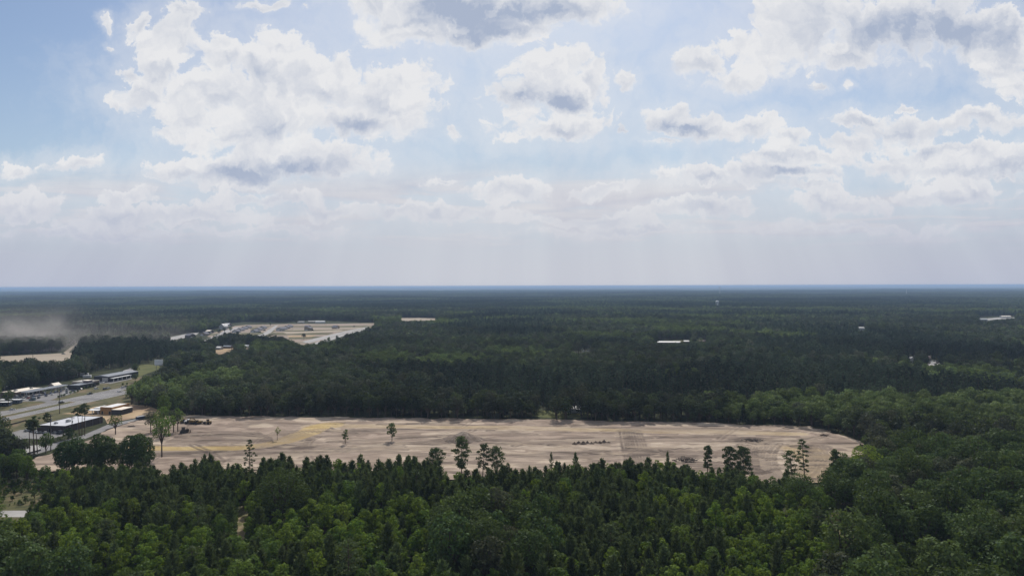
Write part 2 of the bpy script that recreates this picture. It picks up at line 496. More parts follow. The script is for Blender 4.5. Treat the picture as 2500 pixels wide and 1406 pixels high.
tag(link('road_markings', me), 'white lane lines painted on the highway', kind='structure')
sheet('grass_island', [(-20, 986), (0, 983), (45, 980), (100, 979), (114, 982), (95, 988), (40, 999), (-20, 1006)], 0.08, M_GRASS, 'dry grass island between the forecourt and the far carriageway, nearest one')
sheet('grass_island', [(122, 977), (140, 971), (200, 955), (236, 952), (245, 955), (215, 963), (150, 976)], 0.08, M_GRASS, 'long grass island with low shrubs before the price sign')
sheet('grass_island', [(264, 948), (290, 941), (315, 937), (316, 941), (285, 947)], 0.08, M_GRASS, 'farthest grass island beside the highway')
sheet('grass_island', [(228, 941), (240, 937), (268, 935), (262, 939), (240, 941)], 0.08, M_GRASS, 'small grass island in front of the restaurant')
# service lots on the far side of the highway
sheet('parking_lot', [(0, 962), (60, 957), (110, 962), (175, 948), (240, 930), (300, 912), (322, 905), (322, 925), (262, 938), (205, 948), (172, 962), (118, 978), (60, 986), (0, 1000)], 0.05, M_ASPH, 'grey paved forecourt and service lot beside the highway')
sheet('parking_lot', [(300, 905), (322, 897), (328, 905), (322, 921), (300, 921)], 0.06, M_CONC, 'pale paved lot beside the dark grey store beyond the highway')
sheet('road', [(0, 1000), (20, 992), (100, 972), (140, 968), (150, 974), (118, 985), (130, 988), (60, 1003), (0, 1010)], 0.055, M_ASPH, 'paved driveway between the forecourt and the highway')
# store side: lots, access road, construction ground
sheet('parking_lot', [(8, 1062), (50, 1049), (80, 1047), (165, 1052), (168, 1060), (120, 1072), (60, 1070), (20, 1078)], 0.05, M_ASPH, 'grey parking lot in front of the dark brown store')
sheet('road', [(55, 1107), (130, 1082), (200, 1063), (262, 1037), (345, 1019), (352, 1024), (262, 1049), (205, 1072), (150, 1090), (90, 1108)], 0.055, M_ASPH, 'grey access road passing behind the dark brown store')
sheet('concrete_pad', [(54, 1090), (92, 1086), (104, 1089), (96, 1097), (55, 1107)], 0.062, M_CONC, 'pale concrete pad beside the row of tall pines')
sheet('bare_ground', [(150, 1010), (200, 1003), (230, 993), (300, 985), (360, 990), (392, 1002), (392, 1014), (340, 1018), (262, 1034), (255, 1020), (180, 1011)], 0.045, M_SAND, 'orange sandy ground of the small building site')
# clearings further away
sheet('field', [(-60, 872), (0, 869), (120, 864), (170, 861), (205, 858), (190, 888), (110, 893), (0, 905), (-60, 908)], 0.06, M_PSAND, 'pale ploughed field at far left with dust blowing over it')
sheet('road', [(150, 864), (186, 838), (189, 838), (166, 863)], 0.07, M_PSAND, 'pale dirt track climbing away from the dusty field')
sheet('lawn', [(300, 915), (345, 889), (385, 890), (395, 899), (350, 915), (330, 925)], 0.05, M_LAWN, 'olive green mown field below the white billboard')
sheet('bare_ground', [(505, 822), (520, 812), (548, 806), (575, 795), (600, 793), (700, 791), (790, 791), (920, 788), (920, 792), (905, 800), (850, 815), (790, 832), (744, 842), (700, 838), (690, 826), (640, 828), (560, 826)], 0.05, M_ESTATE, 'pinkish bare plots of the housing estate under construction')
sheet('road', [(737, 834), (789, 821), (850, 807), (896, 798), (897, 801), (850, 811), (795, 827), (752, 838)], 0.09, M_CONC, 'pale concrete road along the edge of the housing estate, left lane')
sheet('road', [(760, 840), (800, 826), (850, 812), (897, 802), (897, 805), (850, 816), (805, 832), (772, 840)], 0.09, M_CONC, 'pale concrete road along the edge of the housing estate, right lane')
sheet('road', [(415, 831), (417, 823), (460, 814), (487, 811), (480, 817), (455, 824)], 0.09, M_CONC, 'pale grey paved strip at the left end of the housing estate')
sheet('road', [(495, 838), (500, 830), (535, 815), (545, 808), (580, 798), (586, 799), (562, 810), (545, 820), (505, 838)], 0.09, M_CONC, 'pale street running through the housing estate')
sheet('road', [(602, 826), (640, 815), (672, 795), (680, 793), (662, 812), (640, 822), (610, 828)], 0.09, M_ESTATE and M_CONC, 'pale street between the rows of new houses')
for k, (a, b, c, d) in enumerate([(690, 850, 806, 809.5), (655, 815, 813, 818), (710, 900, 796, 798.5), (600, 672, 817, 823), (705, 790, 822, 828), (600, 660, 799, 801.5)]):
    sheet('grass_strip', [(a, c), (b, c - 1), (b - 15, d - 1), (a, d)], 0.075, M_GRASS, ['dull green grass strip in the middle of the estate plots', 'dull green grass strip along the near side of the estate plots', 'dull green grass strip along the far side of the estate plots', 'dull grass patch in front of the slate roofed rows', 'dull grass strip beside the right hand estate road', 'thin grass strip behind the slate roofed rows'][k])
sheet('bare_ground', [(965, 783), (972, 776), (1010, 775), (1075, 777), (1078, 781), (1000, 784)], 0.06, M_PSAND, 'pale sand patch in the woods behind the housing estate')
sheet('bare_ground', [(520, 862), (525, 854), (560, 849), (600, 848), (640, 846), (640, 849), (575, 856), (540, 866)], 0.06, M_SAND, 'small sandy yard among trees below the housing estate')
sheet('parking_lot', [(1595, 843), (1605, 832), (1700, 830), (1745, 829), (1745, 836), (1690, 843), (1610, 846)], 0.06, M_WEEDS, 'pale yard around the long white shed in the woods')
sheet('parking_lot', [(1664, 870), (1667, 864), (1680, 862), (1678, 871)], 0.06, M_CONC, 'small pale yard in front of the long white shed')
sheet('parking_lot', [(2262, 892), (2266, 880), (2293, 879), (2297, 887), (2280, 893)], 0.06, M_CONC, 'pale clearing beside houses in the right hand woods')
sheet('parking_lot', [(2380, 781), (2400, 778), (2440, 775), (2500, 775), (2500, 777), (2440, 779), (2390, 784)], 0.06, M_CONC, 'pale yard round the far white buildings at the right edge')
sheet('lawn', [(1300, 1015), (1310, 1003), (1345, 1001), (1400, 1004), (1450, 1010), (1450, 1018), (1380, 1020), (1330, 1019)], 0.05, M_LAWN, 'sunlit lawn seen between trunks behind the cleared field')
for k, (pts, m_, lb) in enumerate([([(690, 811), (830, 806), (850, 808), (700, 815)], M_PSAND, 'pale sand band across the middle estate plots'), ([(715, 804), (880, 799), (890, 801), (715, 806)], M_PSAND, 'pale sand band behind the lone estate houses'),
        ([(575, 816), (650, 812), (668, 806), (676, 808), (640, 818), (585, 820)], M_GRASS, 'grassy plots in front of the first slate roofed row'), ([(610, 803), (645, 797), (660, 797), (612, 806)], M_GRASS, 'grassy plots between the slate roofed rows'), ([(700, 819), (775, 818), (760, 822), (705, 823)], M_SAND, 'reddish bare plot near the lone dark tree of the estate')]):
    sheet('plot', pts, 0.082, m_, lb)
# foreground: clearing, lane, trails
sheet('lawn', [(-40, 1168), (60, 1175), (120, 1185), (130, 1205), (95, 1235), (90, 1275), (-60, 1280)], 0.03, M_WEEDS, 'dry grass clearing with saplings at the left edge')
sheet('road', [(-80, 1246), (70, 1246), (64, 1262), (-80, 1261)], 0.06, M_CONC, 'pale grey lane crossing the grass clearing at the left edge')
sheet('path', [(580, 1330), (578, 1262), (590, 1235), (600, 1236), (606, 1256), (600, 1290), (595, 1330)], 0.05, M_TRAIL, 'sandy trail between the pines left of the great round oak')
sheet('path', [(2030, 1255), (2042, 1255), (2060, 1290), (2085, 1312), (2098, 1345), (2075, 1345), (2062, 1318), (2040, 1295), (2028, 1275)], 0.05, M_TRAIL, 'brown grassy trail beside the right hand oak wood')

# ------------------------------------------------------------------ the cleared field
FIELD_PX = [(60, 1150), (85, 1118), (150, 1092), (215, 1072), (270, 1049), (330, 1030), (380, 1019), (435, 1016), (800, 1019), (1250, 1025), (1700, 1034), (1960, 1042),
            (2040, 1058), (2118, 1086), (2070, 1125), (2010, 1180), (1880, 1196), (1650, 1182), (1400, 1175), (1150, 1180), (1050, 1174), (640, 1168), (400, 1168)]
FIELD = gpoly(FIELD_PX)
def pline(pts): return np.array(gpoly(pts))
def dline(x, y, pts):
    """distance to a polyline, and signed side, and how far along"""
    best = np.full(x.shape, 1e9); along = np.zeros(x.shape); s0 = 0.0
    for (a, b) in zip(pts[:-1], pts[1:]):
        d = b - a; L2 = (d ** 2).sum(); L = math.sqrt(L2)
        t = np.clip(((x - a[0]) * d[0] + (y - a[1]) * d[1]) / L2, 0, 1)
        q = np.hypot(x - a[0] - t * d[0], y - a[1] - t * d[1])
        k = q < best
        best = np.where(k, q, best); along = np.where(k, s0 + t * L, along); s0 += L
    return best, along
def sm(x, a, b):
    t = np.clip((x - a) / (b - a), 0, 1)
    return t * t * (3 - 2 * t)
fx = np.array([p[0] for p in FIELD]); fy = np.array([p[1] for p in FIELD])
nx_, ny_ = 760, 300
X_, Y_ = np.meshgrid(np.linspace(fx.min() - 2, fx.max() + 2, nx_), np.linspace(fy.min() - 2, fy.max() + 2, ny_), indexing='ij')
jx = X_ + (fbm(X_, Y_, 12, 4, 3) - .5) * 16; jy = Y_ + (fbm(X_, Y_, 12, 4, 9) - .5) * 11
inside = inpoly(jx, jy, FIELD)
road1 = pline([(330, 1094), (420, 1097), (560, 1098), (640, 1091), (700, 1078), (745, 1062), (775, 1046), (800, 1040)])
road2 = pline([(760, 1042), (900, 1042), (1100, 1044), (1350, 1048), (1600, 1053), (1800, 1057), (1950, 1062)])
road3 = pline([(1535, 1054), (1545, 1080), (1560, 1110), (1575, 1160)])
road4 = pline([(1850, 1085), (1885, 1120), (1900, 1165), (1890, 1190)])
road5 = pline([(600, 1120), (900, 1095), (1250, 1094), (1600, 1094), (1750, 1088), (1990, 1075)])
road7 = pline([(1950, 1044), (2000, 1052), (2045, 1064), (2108, 1084)])
d7, _ = dline(X_, Y_, road7)
road6 = pline([(1960, 1100), (1990, 1115), (2010, 1145), (2000, 1170)])
d1, a1 = dline(X_, Y_, road1); d2, a2 = dline(X_, Y_, road2); d3, a3 = dline(X_, Y_, road3); d4, a4 = dline(X_, Y_, road4); d5, a5 = dline(X_, Y_, road5); d6, a6 = dline(X_, Y_, road6)
wob = (fbm(X_, Y_, 25, 3, 21) - .5)
wide1 = 7 + 7 * np.exp(-((a1 - 190) / 60) ** 2)
m1 = 1 - sm(d1 + wob * 5, wide1 * 0.75, wide1 * 1.05)
m2 = 1 - sm(d2 + wob * 5, 5.0, 8.0)
m3 = 1 - sm(d3 + wob * 3, 8.0, 11.0)
m4 = 1 - sm(d4 + wob * 4, 6.0, 10.0)
m5 = (1 - sm(d5 + wob * 6, 5.0, 10.0))
m6 = 1 - sm(d6 + wob * 6, 9.0, 16.0)
# relief: soft swells, grader furrows, wheel ruts, a low bank along roads
z_ = 0.55 + (fbm(X_, Y_, 45, 4, 5) - .5) * 1.1 + (fbm(X_ * 0.3, Y_, 5, 3, 8) - .5) * 0.35 + (fbm(X_, Y_, 3.0, 2, 31) - .5) * 0.16
calm = np.clip(1 - m1 - m2 - m5, 0, 1)
U_, V_ = PX(X_, Y_, np.zeros_like(X_))
fur = inpoly(U_ + wob * 40, V_ + wob * 6, [(400, 1085), (440, 1058), (560, 1054), (640, 1058), (660, 1078), (560, 1088), (460, 1092)]) * 1.0
fur2 = inpoly(U_ + wob * 40, V_ + wob * 6, [(1600, 1098), (1750, 1092), (1850, 1095), (1860, 1160), (1700, 1150), (1620, 1130)]) * 1.0
rid = X_ * 0.55 + Y_ + wob * 24
z_ += fur * 0.55 * np.abs(np.sin(rid / 2.6)) * fbm(X_, Y_, 20, 2, 77)
z_ += fur2 * 0.4 * np.abs(np.sin((X_ + Y_ * 0.12 + wob * 14) / 2.2))
for (mk_, dd, lo) in ((m1, d1, 3.1), (m2, d2, 2.3), (m3 * .4, d3, 2.7), (m4, d4, 2.0), (m5, d5, 2.6), (m6, d6, 2.4)):
    z_ += mk_ * (0.16 * np.sin(dd * 2 * math.pi / lo + wob * 5) * (0.4 + fbm(X_, Y_, 18, 2, 55)) - 0.12)
for dd, wd in ((d1, wide1), (d2, 8.5)):
    z_ += 0.55 * np.exp(-((dd - wd * 1.12) / 1.2) ** 2) * (fbm(X_, Y_, 24, 2, 91) > 0.42)
lin = (fbm(X_ * 0.16 + wob * 3, Y_, 2.3, 2, 61) - .5)
z_ += lin * 0.18 * calm
# many single vehicle passes
trk = np.zeros_like(X_); trl = np.zeros_like(X_)
rt = np.random.RandomState(14)
def one_pass(p0, p1, bow, w=0.9, k=1.0):
    m = (p0 + p1) / 2 + np.array([-(p1 - p0)[1], (p1 - p0)[0]]) * bow
    pts = [(1 - t) ** 2 * p0 + 2 * t * (1 - t) * m + t * t * p1 for t in np.linspace(0, 1, 9)]
    lo, hi = np.min(pts, 0) - 6, np.max(pts, 0) + 6
    i0, i1 = np.searchsorted(X_[:, 0], (lo[0], hi[0])); j0, j1 = np.searchsorted(Y_[0], (lo[1], hi[1]))
    if i1 - i0 < 2 or j1 - j0 < 2: return
    sl = (slice(i0, i1), slice(j0, j1))
    d, _ = dline(X_[sl], Y_[sl], pts)
    d = np.abs(d - 1.6) if w > .7 else d
    trk[sl] = np.maximum(trk[sl], k * np.exp(-(d / w) ** 2)); trl[sl] = np.maximum(trl[sl], k * np.exp(-((d - 1.7) / 1.0) ** 2))
for k in range(64):
    a = np.array(G(rt.uniform(300, 2050), rt.uniform(1032, 1150)).xy)
    l_ = rt.uniform(30, 150); th = rt.normal(0, .10) if k % 4 else rt.uniform(-1.2, 1.2)
    if k % 4 == 0: l_ *= .45
    one_pass(a, a + np.array([l_ * math.cos(th), l_ * math.sin(th)]), rt.normal(0, .12), 1.0, rt.uniform(.4, 1))
for k in range(8):                             # the worn crossing in the middle
    one_pass(np.array(G(1519 + k * 6.2 + rt.normal(0, 2), 1055 + rt.uniform(0, 4)).xy), np.array(G(1547 + k * 6.4 + rt.normal(0, 3), 1168).xy), rt.normal(.0, .02), .75, rt.uniform(.6, 1.1))
for k in range(16):                            # fan of passes at the right end and beside the brush pile
    one_pass(np.array(G(1985 + rt.normal(0, 20), 1092 + rt.normal(0, 4)).xy), np.array(G(1900 + k * 9, 1176).xy), rt.normal(.1, .1), .8, .8)
    one_pass(np.array(G(1800 + k * 7, 1092 + rt.normal(0, 3)).xy), np.array(G(1860 + k * 4, 1180).xy), -.12, .8, .9)
    one_pass(np.array(G(690 + k * 6, 1052 + k).xy), np.array(G(620 + k * 9, 1096).xy), -.2, .8, .6)
z_ += trl * 0.22 - trk * 0.2
# pits and humps
def bump(u, v, rx, ry, h, rough=0.0):
    c = G(u, v)
    q = ((X_ - c.x) / rx) ** 2 + ((Y_ - c.y) / ry) ** 2
    e = np.exp(-q * 1.2)
    return e * (h + rough * (fbm(X_, Y_, 4, 3, int(u)) - .5))
z_ += bump(1135, 1078, 30, 22, 1.0, 1.2) + bump(1830, 1078, 18, 12, 0.3, 1.6) + bump(660, 1036, 22, 5, 0.9) + bump(2010, 1066, 22, 10, 0.6, 0.9) + bump(1330, 1028, 26, 4, 0.7, 0.6) + bump(1440, 1031, 16, 3, 0.8) + bump(1950, 1046, 24, 5, 0.6, .8) + bump(690, 1062, 16, 9, 0.2, 1.2) + bump(1720, 1036, 20, 3, .6)
z_ += bump(770, 1023, 14, 3, 0.6) + bump(980, 1026, 12, 3, 0.7) + bump(1560, 1034, 14, 3, 0.8) + bump(1880, 1040, 12, 3, 0.7) + bump(430, 1120, 30, 6, .3, .8) + bump(700, 1120, 30, 8, .2, .7)
z_ = np.maximum(z_, 0.10)
ok = inside
idf = np.arange(X_.size).reshape(X_.shape)
fq = np.stack([idf[:-1, :-1], idf[1:, :-1], idf[1:, 1:], idf[:-1, 1:]], -1)
keep = ok[:-1, :-1] & ok[1:, :-1] & ok[1:, 1:] & ok[:-1, 1:]
fq = fq[keep]
used, inv = np.unique(fq, return_inverse=True)
fv = np.stack([X_, Y_, z_], -1).reshape(-1, 3)[used]
fq = inv.reshape(-1, 4)
def field_height(x, y):
    i = np.clip(np.searchsorted(X_[:, 0], x), 1, nx_ - 1); j = np.clip(np.searchsorted(Y_[0], y), 1, ny_ - 1)
    return float(z_[i, j])
def dirt_material():
    m_ = bpy.data.materials.new('bare_dirt'); m_.use_nodes = True
    T = NT(m_.node_tree); b = m_.node_tree.nodes['Principled BSDF']
    pos = T.n('ShaderNodeNewGeometry').outputs['Position']
    at = T.n('ShaderNodeAttribute', attribute_name='soil').outputs['Color']
    s_, dk, pl = T.sep(at)
    wv = T.v('MULTIPLY_ADD', T.v('SUBTRACT', T.noise(pos, 0.035, 3.0, 0.5, '3D', 1), (.5, .5, .5)), (26, 26, 0), pos)
    st = T.v('MULTIPLY', wv, (0.32, 1.0, 1.0))
    a = T.noise(st, 0.17, 8.0, 0.62)
    c = T.noise(wv, 0.02, 5.0, 0.55)
    f = T.noise(pos, 0.9, 6.0, 0.7)
    cc = T.mix(T.ramp(a, 0.28, 0.70), (0.165, 0.126, 0.100), (0.345, 0.275, 0.222))
    cc = T.mix(T.m('MULTIPLY', T.ramp(c, 0.46, 0.66), 0.5), cc, (0.375, 0.305, 0.242))
    cc = T.mix(T.m('MULTIPLY', T.ramp(f, 0.5, 0.75), 0.35), cc, (0.13, 0.10, 0.08))
    yel = T.mix(T.ramp(a, 0.36, 0.62), (0.335, 0.245, 0.112), (0.455, 0.348, 0.178))
    cc = T.mix(s_, cc, yel)
    cc = T.mix(pl, cc, T.mix(T.ramp(a, 0.36, 0.62), (0.33, 0.265, 0.20), (0.43, 0.355, 0.28)))
    cc = T.mix(T.m('MULTIPLY', dk, T.ramp(a, 0.25, 0.6)), cc, (0.105, 0.082, 0.068))
    T.set(b.inputs['Base Color'], cc)
    b.inputs['Roughness'].default_value = 1.0
    b.inputs['Specular IOR Level'].default_value = 0.05
    bp = T.n('ShaderNodeBump'); bp.inputs['Strength'].default_value = 0.8; bp.inputs['Distance'].default_value = 0.35
    T.set(bp.inputs['Height'], T.m('ADD', a, T.m('MULTIPLY', f, 0.5)))
    T.set(b.inputs['Normal'], bp.outputs[0])
    return m_
M_DIRT = dirt_material()
fm = mesh_np('dirt_field', fv, fq, [M_DIRT])
sand = np.clip(m1 * (0.9 + wob) + m2 * (0.45 + 0.7 * wob) + m6 * 0.5, 0, 1)
pale = np.clip(m2 * .6 + m4 * 0.8 + m5 * 0.6 + trl * .55 + 1.3 * np.exp(-(d7 / 1.6) ** 2) + .9 * (fbm(X_ * .35, Y_, 9, 3, 45) > .6), 0, 1) * (1 - sand)
dark = np.clip(trk * .8 + 0.6 * sm(fbm(X_ * .3 + wob * 6, Y_, 6.5, 4, 47), .56, .70) * (1 - m2) * (1 - m1) + fur * 0.55 + fur2 * 0.3 + m3 * .25 + bump(1135, 1078, 30, 20, 0.6) + bump(1830, 1078, 16, 9, 0.9) + bump(480, 1108, 45, 9, .8) + bump(700, 1110, 40, 8, .4) + bump(2060, 1085, 25, 12, .5) + bump(1450, 1110, 70, 7, .4) + bump(1700, 1070, 60, 6, .35), 0, 1)
att = fm.attributes.new('soil', 'FLOAT_COLOR', 'POINT')
cols = np.ones((len(used), 4), np.float32)
for k, q in enumerate((sand, dark, pale)): cols[:, k] = q.reshape(-1)[used]
att.data.foreach_set('color', cols.ravel())
fm.shade_smooth()
tag(link('field', fm), 'large cleared field of bare brown dirt with vehicle tracks', kind='structure')

# ------------------------------------------------------------------ trees
def leaf_material(name, c1, c2, trans=0.35, back=None):
    far = name.startswith('far_')
    m_ = bpy.data.materials.new(name); m_.use_nodes = True
    t = m_.node_tree; t.nodes.clear(); T = NT(t)
    oi = T.n('ShaderNodeObjectInfo').outputs['Random']
    geo = T.n('ShaderNodeNewGeometry')
    isl = geo.outputs['Random Per Island']
    f = T.m('ADD', T.m('MULTIPLY', oi, 0.6), T.m('MULTIPLY', isl, 0.4))
    c = T.mix(f, c1, c2)
    hs = T.n('ShaderNodeHueSaturation')
    r2 = T.m('FRACT', T.m('MULTIPLY', oi, 17.31))
    T.set(hs.inputs['Hue'], T.m('MULTIPLY_ADD', r2, 0.03, 0.485))
    T.set(hs.inputs['Value'], T.m('MULTIPLY', T.m('MULTIPLY_ADD', T.m('FRACT', T.m('MULTIPLY', oi, 7.77)), 0.6, 0.7), T.m('MULTIPLY_ADD', T.m('FRACT', T.m('MULTIPLY', isl, 5.13)), 0.8, 0.6)))
    if far:                                     # stand tones, with cloud-shadow bands put into the leaf value
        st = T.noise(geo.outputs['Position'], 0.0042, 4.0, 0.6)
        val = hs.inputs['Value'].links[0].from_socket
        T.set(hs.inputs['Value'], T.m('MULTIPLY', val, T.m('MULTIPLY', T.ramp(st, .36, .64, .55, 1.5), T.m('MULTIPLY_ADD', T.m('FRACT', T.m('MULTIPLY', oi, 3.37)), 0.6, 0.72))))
    T.set(hs.inputs['Color'], c)
    d = T.n('ShaderNodeBsdfDiffuse'); T.set(d.inputs[0], hs.outputs[0])
    tr = T.n('ShaderNodeBsdfTranslucent'); T.set(tr.inputs[0], T.mix(0.5, hs.outputs[0], back or (0.16, 0.2, 0.02)) if trans > 0.2 else hs.outputs[0])
    mx = T.n('ShaderNodeMixShader'); mx.inputs[0].default_value = trans
    t.links.new(d.outputs[0], mx.inputs[1]); t.links.new(tr.outputs[0], mx.inputs[2])
    gl = T.n('ShaderNodeBsdfGlossy'); gl.inputs['Roughness'].default_value = 0.5; gl.inputs[0].default_value = (.9, .95, 1, 1)
    m2 = T.n('ShaderNodeMixShader'); m2.inputs[0].default_value = 0.006
    t.links.new(mx.outputs[0], m2.inputs[1]); t.links.new(gl.outputs[0], m2.inputs[2])
    t.links.new(m2.outputs[0], T.n('ShaderNodeOutputMaterial').inputs[0])
    return m_
L_PINE = leaf_material('pine_needles', (0.050, 0.074, 0.033), (0.090, 0.118, 0.050), 0.26, (0.12, 0.15, 0.03))
L_DARK = leaf_material('oak_leaves', (0.036, 0.064, 0.022), (0.070, 0.098, 0.032), 0.28, (0.12, 0.17, 0.02))
L_MID = leaf_material('hardwood_leaves', (0.050, 0.092, 0.020), (0.088, 0.134, 0.030), 0.38, (0.15, 0.22, 0.015))
L_LITE = leaf_material('sunny_leaves', (0.074, 0.128, 0.022), (0.122, 0.172, 0.034), 0.45, (0.21, 0.28, 0.015))
L_GREY = leaf_material('dull_leaves', (0.055, 0.066, 0.038), (0.075, 0.080, 0.042), 0.28, (0.11, 0.12, 0.04))
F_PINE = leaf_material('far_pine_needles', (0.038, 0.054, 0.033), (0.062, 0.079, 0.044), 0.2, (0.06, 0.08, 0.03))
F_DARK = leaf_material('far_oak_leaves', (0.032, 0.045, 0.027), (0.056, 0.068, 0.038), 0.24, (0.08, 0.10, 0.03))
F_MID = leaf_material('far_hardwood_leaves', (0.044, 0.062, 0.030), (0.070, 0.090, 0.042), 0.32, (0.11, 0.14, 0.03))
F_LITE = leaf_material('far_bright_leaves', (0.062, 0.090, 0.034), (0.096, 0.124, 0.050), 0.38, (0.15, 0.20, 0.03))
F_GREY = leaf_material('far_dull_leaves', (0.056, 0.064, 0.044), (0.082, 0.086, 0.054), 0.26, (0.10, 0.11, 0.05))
M_BARK = mat('bark', (0.085, 0.065, 0.052), 0.95, 0.35, 2.0, spec=0.05)
M_PBARK = mat('pine_bark', (0.10, 0.072, 0.055), 0.95, 0.3, 2.0, spec=0.05)

def leaf_quads(rng, C, N, size, aspect=0.8, align=None):
    n = len(C)
    r = rng.normal(size=(n, 3))
    t = np.cross(N, r if align is None else align + r * 0.25); t /= np.linalg.norm(t, axis=1, keepdims=True) + 1e-9
    b = np.cross(N, t)
    s = (size * rng.uniform(0.6, 1.35, n))[:, None]
    q = []
    for (a, c) in ((-1, -1), (1, -1), (1, 1), (-1, 1)):
        q.append(C + (t * (a * rng.uniform(.5, 1.1, (n, 1))) * aspect + b * (c * rng.uniform(.5, 1.1, (n, 1)))) * s * 0.5)
    return np.stack(q, 1).reshape(-1, 3)

def unit(v): return v / (np.linalg.norm(v, axis=-1, keepdims=True) + 1e-9)

def lobes_crown(seed, H, Rr, base, nl, nq, ls, lob=(0.34, 0.52), flat=1.0, up_bias=0.2, shell=(0.72, 1.06)):
    """broadleaf crown: leaf clumps on overlapping lobes; returns quads and lobe centres"""
    rng = np.random.RandomState(seed)
    hc = H - base
    k = np.arange(nl) + 0.5
    ph = k * 2.399963 + rng.uniform(0, 6.28)
    zc = 1 - 1.55 * k / nl
    rr = np.sqrt(np.clip(1 - zc ** 2, 0.02, 1))
    D = np.stack([rr * np.cos(ph), rr * np.sin(ph), zc], 1)
    rad = Rr * rng.uniform(lob[0], lob[1], nl)
    cen = np.stack([D[:, 0] * (Rr - rad * .8), D[:, 1] * (Rr - rad * .8), base + hc * 0.45 + D[:, 2] * (hc * 0.55 - rad * 0.75) * flat], 1)
    cen += rng.normal(size=cen.shape) * Rr * 0.07
    cen = np.vstack([cen, [[0, 0, base + hc * 0.5]]]); rad = np.append(rad, Rr * 0.55)
    w = rad ** 2; w /= w.sum()
    n = int(nq * 2.0)
    i = rng.choice(len(rad), n, p=w)
    d = rng.normal(size=(n, 3)); d[:, 2] += up_bias; d = unit(d)
    P_ = cen[i] + d * (rad[i] * rng.uniform(shell[0], shell[1], n))[:, None] * np.array([1, 1, 0.85])
    dep = np.min(np.linalg.norm((P_[:, None] - cen[None]) / np.array([1, 1, .85]), axis=2) / rad[None] + (np.arange(len(rad))[None] == i[:, None]) * 9, axis=1)
    P_, d = P_[dep > 0.72], d[dep > 0.72]
    P_, d = P_[:nq], d[:nq]
    N = unit(d + rng.normal(size=d.shape) * 0.42 + np.array([0, 0, 0.2]))
    return leaf_quads(rng, P_, N, ls), cen, rad

def trunk_mesh(H, r0, limbs, mat_, lean=(0, 0), n=6):
    b = MB()
    top = Vector((lean[0], lean[1], H))
    b.tube([(0, 0, -0.3), (lean[0] * .3, lean[1] * .3, H * 0.4), top], [r0, r0 * 0.75, r0 * 0.25], n)
    for (z0, p, r) in limbs:
        s_ = Vector((lean[0] * z0 / H, lean[1] * z0 / H, z0)); e = Vector(p); mid = s_.lerp(e, 0.55) + Vector((0, 0, -0.06 * (e - s_).length))
        b.tube([s_, mid, e], [r, r * .65, r * .2], 4, cap=False)
    return b.mesh('trunk', mat_)

def quad_mesh(name, V4, m_):
    return mesh_np(name, V4, np.arange(len(V4)).reshape(-1, 4), [m_])

def broadleaf(seed, H, Rr, base, nl, nq, ls, leaf, **kw):
    q, cen, rad = lobes_crown(seed, H, Rr, base, nl, nq, ls, **kw)
    limbs = [(base * 0.75 + 0.12 * H * (j % 4) * .5, c, 0.045 * Rr) for j, c in enumerate(cen[:min(nl, 9)])]
    tr = trunk_mesh(H * 0.72, max(0.16, Rr * 0.085), limbs, M_BARK)
    return tr, quad_mesh('crown', q, leaf), H, Rr

def young_pine(seed, H, Rr, nq, ls, base=0.12, leaf=None, power=0.8):
    rng = np.random.RandomState(seed)
    n = nq
    t = rng.beta(1.0, 1.25, n)
    wh = np.round(t * 22) / 22 + rng.normal(size=n) * 0.012
    z = H * (base + (1 - base) * np.clip(wh, 0, 1))
    rmax = Rr * np.clip(1 - wh, 0.0, 1) ** power + 0.12
    az = rng.uniform(0, 6.283, n)
    az = np.round(az / 6.283 * 9) / 9 * 6.283 + wh * 31 + rng.normal(size=n) * 0.16
    wk = rng.uniform(.55, 1.25, (26, 10))
    rr = rmax * (rng.uniform(0.2, 1.0, n) ** 0.6) * wk[np.clip((wh * 22).astype(int), 0, 25), (az / 6.283 * 9).astype(int) % 10]
    C = np.stack([rr * np.cos(az), rr * np.sin(az), z + rr * 0.38], 1)
    out = np.stack([np.cos(az) * 0.7, np.sin(az) * 0.7, np.full(n, 0.85)], 1)
    N = unit(np.stack([np.cos(az), np.sin(az), np.full(n, 0.3)], 1) + rng.normal(size=(n, 3)) * 0.6)
    t_ = unit(np.cross(N, out)); b_ = unit(out + rng.normal(size=(n, 3)) * 0.3)
    s = (ls * rng.uniform(.6, 1.3, n))[:, None]
    q = np.stack([C - t_ * s * .28 - b_ * s * .6, C + t_ * s * .28 - b_ * s * .5, C + t_ * s * .12 + b_ * s * .7, C - t_ * s * .16 + b_ * s * .6], 1).reshape(-1, 3)
    ls_ = np.array([[0, 0, H * (0.93 + 0.03 * k)] for k in range(4)])
    tip = np.stack([ls_ + [-.1, 0, -.3], ls_ + [.1, 0, -.3], ls_ + [.04, .04, .7], ls_ + [-.04, 0, .7]], 1).reshape(-1, 3)
    q = np.vstack([q, tip])
    return trunk_mesh(H * 0.97, 0.12 + H * 0.004, [], M_PBARK), quad_mesh('crown', q, leaf or L_PINE), H, Rr

